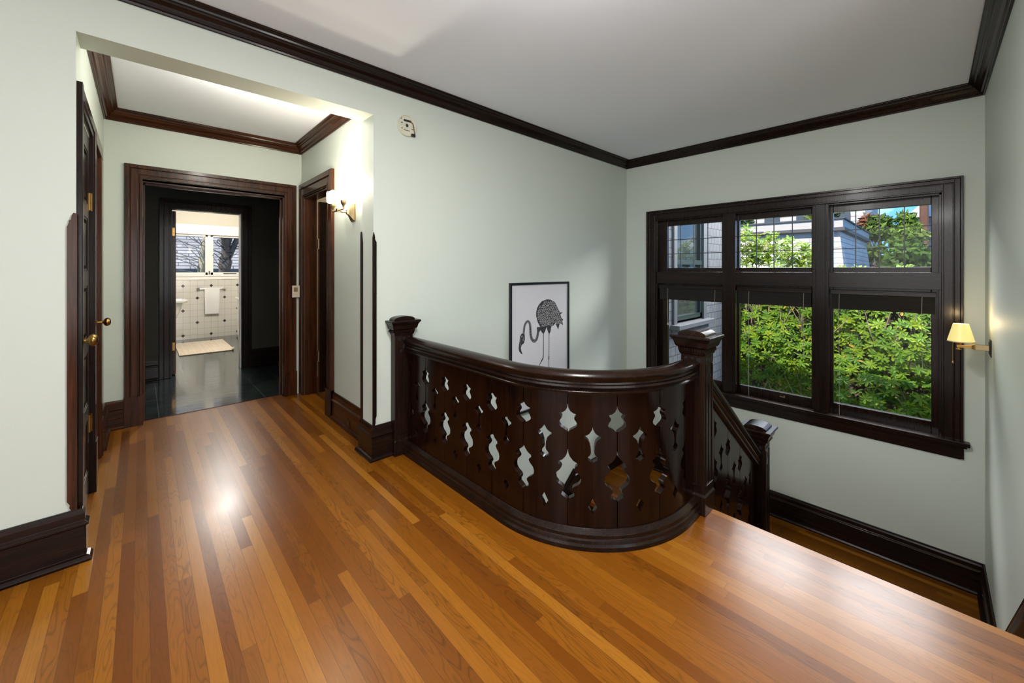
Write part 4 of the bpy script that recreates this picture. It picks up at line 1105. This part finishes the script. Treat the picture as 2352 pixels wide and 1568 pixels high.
tree('dark green evergreen just right of the grey house', 27, 1.75, 3.9, 1.15, col=(.075,.125,.015), seed=2, n_=5200, sz=.15)
tree('yellow green evergreen rising behind the grey house corner', 31, 4.5, 5.9, 1.7, col=(.10,.14,.014), seed=3, n_=7000, sz=.17)
tree('tall pointed evergreen below the patch of blue sky', 24.5, .72, 3.75, .95, col=(.10,.165,.018), cone=True, seed=4, n_=5200)
tree('low dark evergreen nearest the grey house', 17.3, .42, 2.2, .80, col=(.050,.105,.012), seed=5, n_=5000, sz=.11)
tree('pale evergreen filling the right edge of the leaded pane', 20.2, .18, 2.75, .85, col=(.125,.17,.035), seed=6, n_=4200, sz=.12)
tree('small evergreen between the grey house and the pointed tree', 21.6, .95, 2.6, .38, col=(.08,.14,.015), seed=7, n_=2400, sz=.11)
tree('reddish foliage tree in front of the distant white house', 35.8, 2.8, 4.9, 1.3, col=(.16,.06,.03), seed=8, n_=2400, sz=.2)
tree('far green tree above the grey roof line', 32, 9.5, 5.2, 2.6, col=(.025,.05,.01), seed=9, n_=2600, sz=.25)
pt = thing('pine_tree', 'tall straight reddish trunk against the blue sky', 'tree', (29, .22, -3))
build('trunk', MB().tube([(29,.22,-3),(29.05,.21,2),(29,.19,9)], [.22,.19,.15], 10), 'barkred', pt, smooth=True)
# outside the bathroom
rf = thing('roof_behind_bathroom', 'grey shingled roof seen through the bathroom windows', 'roof', (2, 17, -1))
build('roof_slope', MB().add([(-8,14.2,1.35),(12,14.2,1.35),(12,21,6.5),(-8,21,6.5)],[(0,1,2,3)]), 'roofbath', rf, recalc=False)
build('eave', MB().box(-8,12,14.15,14.35,1.15,1.36), 'corndark', rf)
build('black_wall', MB().box(-8,12,14.5,14.7,-3,1.2), 'black', rf)  # plain black wall under the eave
t1 = thing('bare_tree', 'pale trunk leaning outside the left bathroom casement', 'tree', (1.1, 11.8, -3))
build('trunk', MB().tube([(1.00,11.8,-3),(1.03,11.8,1.0),(1.06,11.8,1.6),(1.16,11.8,2.2),(1.25,11.8,3.2)], [.12,.10,.085,.075,.06], 12), 'barkpale', t1, smooth=True)
m = MB(); rt = random.Random(5)
for k in range(14):
    z = rt.uniform(1.1,2.2); x = rt.uniform(.35,1.0)
    m.tube([(1.05,11.8,z-.25),(x,11.75,z),(x-.25,11.7,z+rt.uniform(0,.35))], [.012,.007,.003], 5)
build('branches', m, 'barkpale', t1, smooth=True)
t2 = thing('bare_tree', 'dark thick forked trunk outside the right bathroom casement', 'tree', (1.5, 11.6, -3))
build('trunk', MB().tube([(1.40,11.6,-3),(1.42,11.6,1.0),(1.47,11.6,1.5),(1.49,11.6,2.1),(1.50,11.6,3)], [.17,.15,.13,.12,.10], 12).tube([(1.45,11.6,1.45),(1.62,11.6,1.85),(1.78,11.6,2.3)], [.08,.06,.05], 8), 'bark', t2, smooth=True)
m = MB()
for k in range(22):
    z = rt.uniform(1.2,2.1); x = 1.5+rt.uniform(-.3,.5)
    m.tube([(1.5,11.6,z-.1),(x,11.5,z+rt.uniform(-.1,.15)),(x+rt.uniform(-.2,.2),11.45,z+rt.uniform(-.1,.3))], [.014,.008,.003], 5)
build('branches', m, 'bark', t2, smooth=True)

# ------------------------------------------------------------------ light
def light(name, kind, loc, energy, color=(1,1,1), rot=None, **k):
    l = bpy.data.lights.new(name, kind); l.energy = energy; l.color = color
    for a, v in k.items(): setattr(l, a, v)
    o = bpy.data.objects.new(name, l); COL.objects.link(o); o.location = loc
    if rot: o.rotation_euler = rot
    return o
def aim(o, d): o.rotation_euler = Vector(d).to_track_quat('-Z', 'Y').to_euler()
s = light('sun', 'SUN', (0,0,8), 6, (1,.94,.82), angle=.01); aim(s, (.66,-.04,-.70))
a = light('added_window_fill', 'AREA', (-5.17,-.1,1.4), 62, (.97,.98,1), shape='RECTANGLE', size=3.8, size_y=2.0); aim(a, (1,0,-.02))  # added fill at the unseen left window
a = light('added_window_fill', 'AREA', (-.1,-2.37,1.35), 38, (.95,.98,1), shape='RECTANGLE', size=2.9, size_y=1.6); aim(a, (0,1,-.02))  # added fill at the unseen window behind the viewer
a = light('added_sky_fill', 'AREA', (8.6,1.0,4.3), 1300, (1,.99,.97), shape='RECTANGLE', size=7, size_y=2.4); aim(a, (-1,0,-.6))  # added fill outside, stands for high sky light into the stair well
a = light('added_ceiling_fill', 'AREA', (.95,.75,HC-.14), 34, (1,.975,.945), shape='DISK', size=.30); aim(a, (0,0,-1))  # added fill at the balustrade ceiling lamp, aimed down
light('added_ceiling_fill', 'POINT', (.95,.75,HC-.38), 16, (1,.975,.945), shadow_soft_size=.15)  # same added lamp, fill for ceiling and walls
light('added_ceiling_fill', 'POINT', (-3.4,-.2,HC-.20), 70, (1,.97,.94), shadow_soft_size=.15)  # added fill at the left ceiling lamp
for u in (-.118, .112):
    c = TQ(u, .125, .006); light('sconce_bulb', 'POINT', (c[0], c[1], c[2]+.20), 6.5, (1,.86,.66), shadow_soft_size=.03)
c = TLm(0, sy, .17); light('lamp_bulb', 'POINT', c, 1.2, (1,.72,.36), shadow_soft_size=.02)
light('added_passage_fill', 'POINT', (.5,3.15,2.50), 9, (1,.94,.85), shadow_soft_size=.06)  # added fill for the passage, source out of view
light('added_bath_fill', 'POINT', (1.0, 7.6, 2.45), 100, (1,.97,.92), shadow_soft_size=.2)  # added fill for the bathroom, no fixture built
light('added_side_room_fill', 'POINT', (2.4, 4.2, 2.3), 12, (1,.80,.55), shadow_soft_size=.1)  # added fill for the side room, no fixture built

world = bpy.data.worlds.new('sky'); scene.world = world; world.use_nodes = True
nt = world.node_tree; nt.nodes.clear()
tc = nd(nt, 'ShaderNodeTexCoord'); sp_ = nd(nt, 'ShaderNodeSeparateXYZ', Vector=tc.outputs['Generated'])
ramp = nd(nt, 'ShaderNodeValToRGB', Fac=sp_.outputs[2]); e = ramp.color_ramp.elements
e[0].position = 0; e[0].color = (.16,.40,.74,1); e[1].position = .8; e[1].color = (.07,.22,.58,1)
q = e.new(.18); q.color = (.075,.30,.68,1)
cl_n = nd(nt, 'ShaderNodeTexNoise', Vector=mapping(nt, tc.outputs['Generated'], (1,1,2.6)), Scale=2.6, Detail=6.0, Roughness=.6)
cm = nd(nt, 'ShaderNodeMapRange', Value=cl_n.outputs[0], From_Min=.55, From_Max=.70)
sc2_ = mixc(nt, cm.outputs[0], (0,0,0), (1.0,.98,.96)); nt.links.new(ramp.outputs[0], sc2_.node.inputs[6])
bg = nt.nodes.new('ShaderNodeBackground'); bg.inputs[1].default_value = 1.6
wo = nt.nodes.new('ShaderNodeOutputWorld')
nt.links.new(sc2_, bg.inputs[0]); nt.links.new(bg.outputs[0], wo.inputs[0])

# ------------------------------------------------------------------ camera
F_PX, HOR, YAW = 904.0, 620.0, math.radians(46.72)
cam = bpy.data.cameras.new('camera'); cam.sensor_width = 36; cam.sensor_fit = 'HORIZONTAL'
cam.lens = 36*F_PX/2352; cam.shift_y = -(784-HOR)/2352; cam.clip_start = .02; cam.clip_end = 300
co = bpy.data.objects.new('camera', cam); COL.objects.link(co); co.location = (0,0,1.32)
co.rotation_euler = (PI/2, 0, YAW-PI/2)
scene.camera = co
scene.view_settings.view_transform = 'Standard'; scene.view_settings.look = 'None'
scene.view_settings.gamma = 1; scene.view_settings.use_curve_mapping = False
scene.view_settings.exposure = 0.6
scene.cycles.max_bounces = 10; scene.cycles.diffuse_bounces = 6; scene.cycles.transparent_max_bounces = 16
scene.cycles.sample_clamp_indirect = 6; scene.cycles.use_denoising = True
scene.cycles.caustics_reflective = False; scene.cycles.caustics_refractive = False
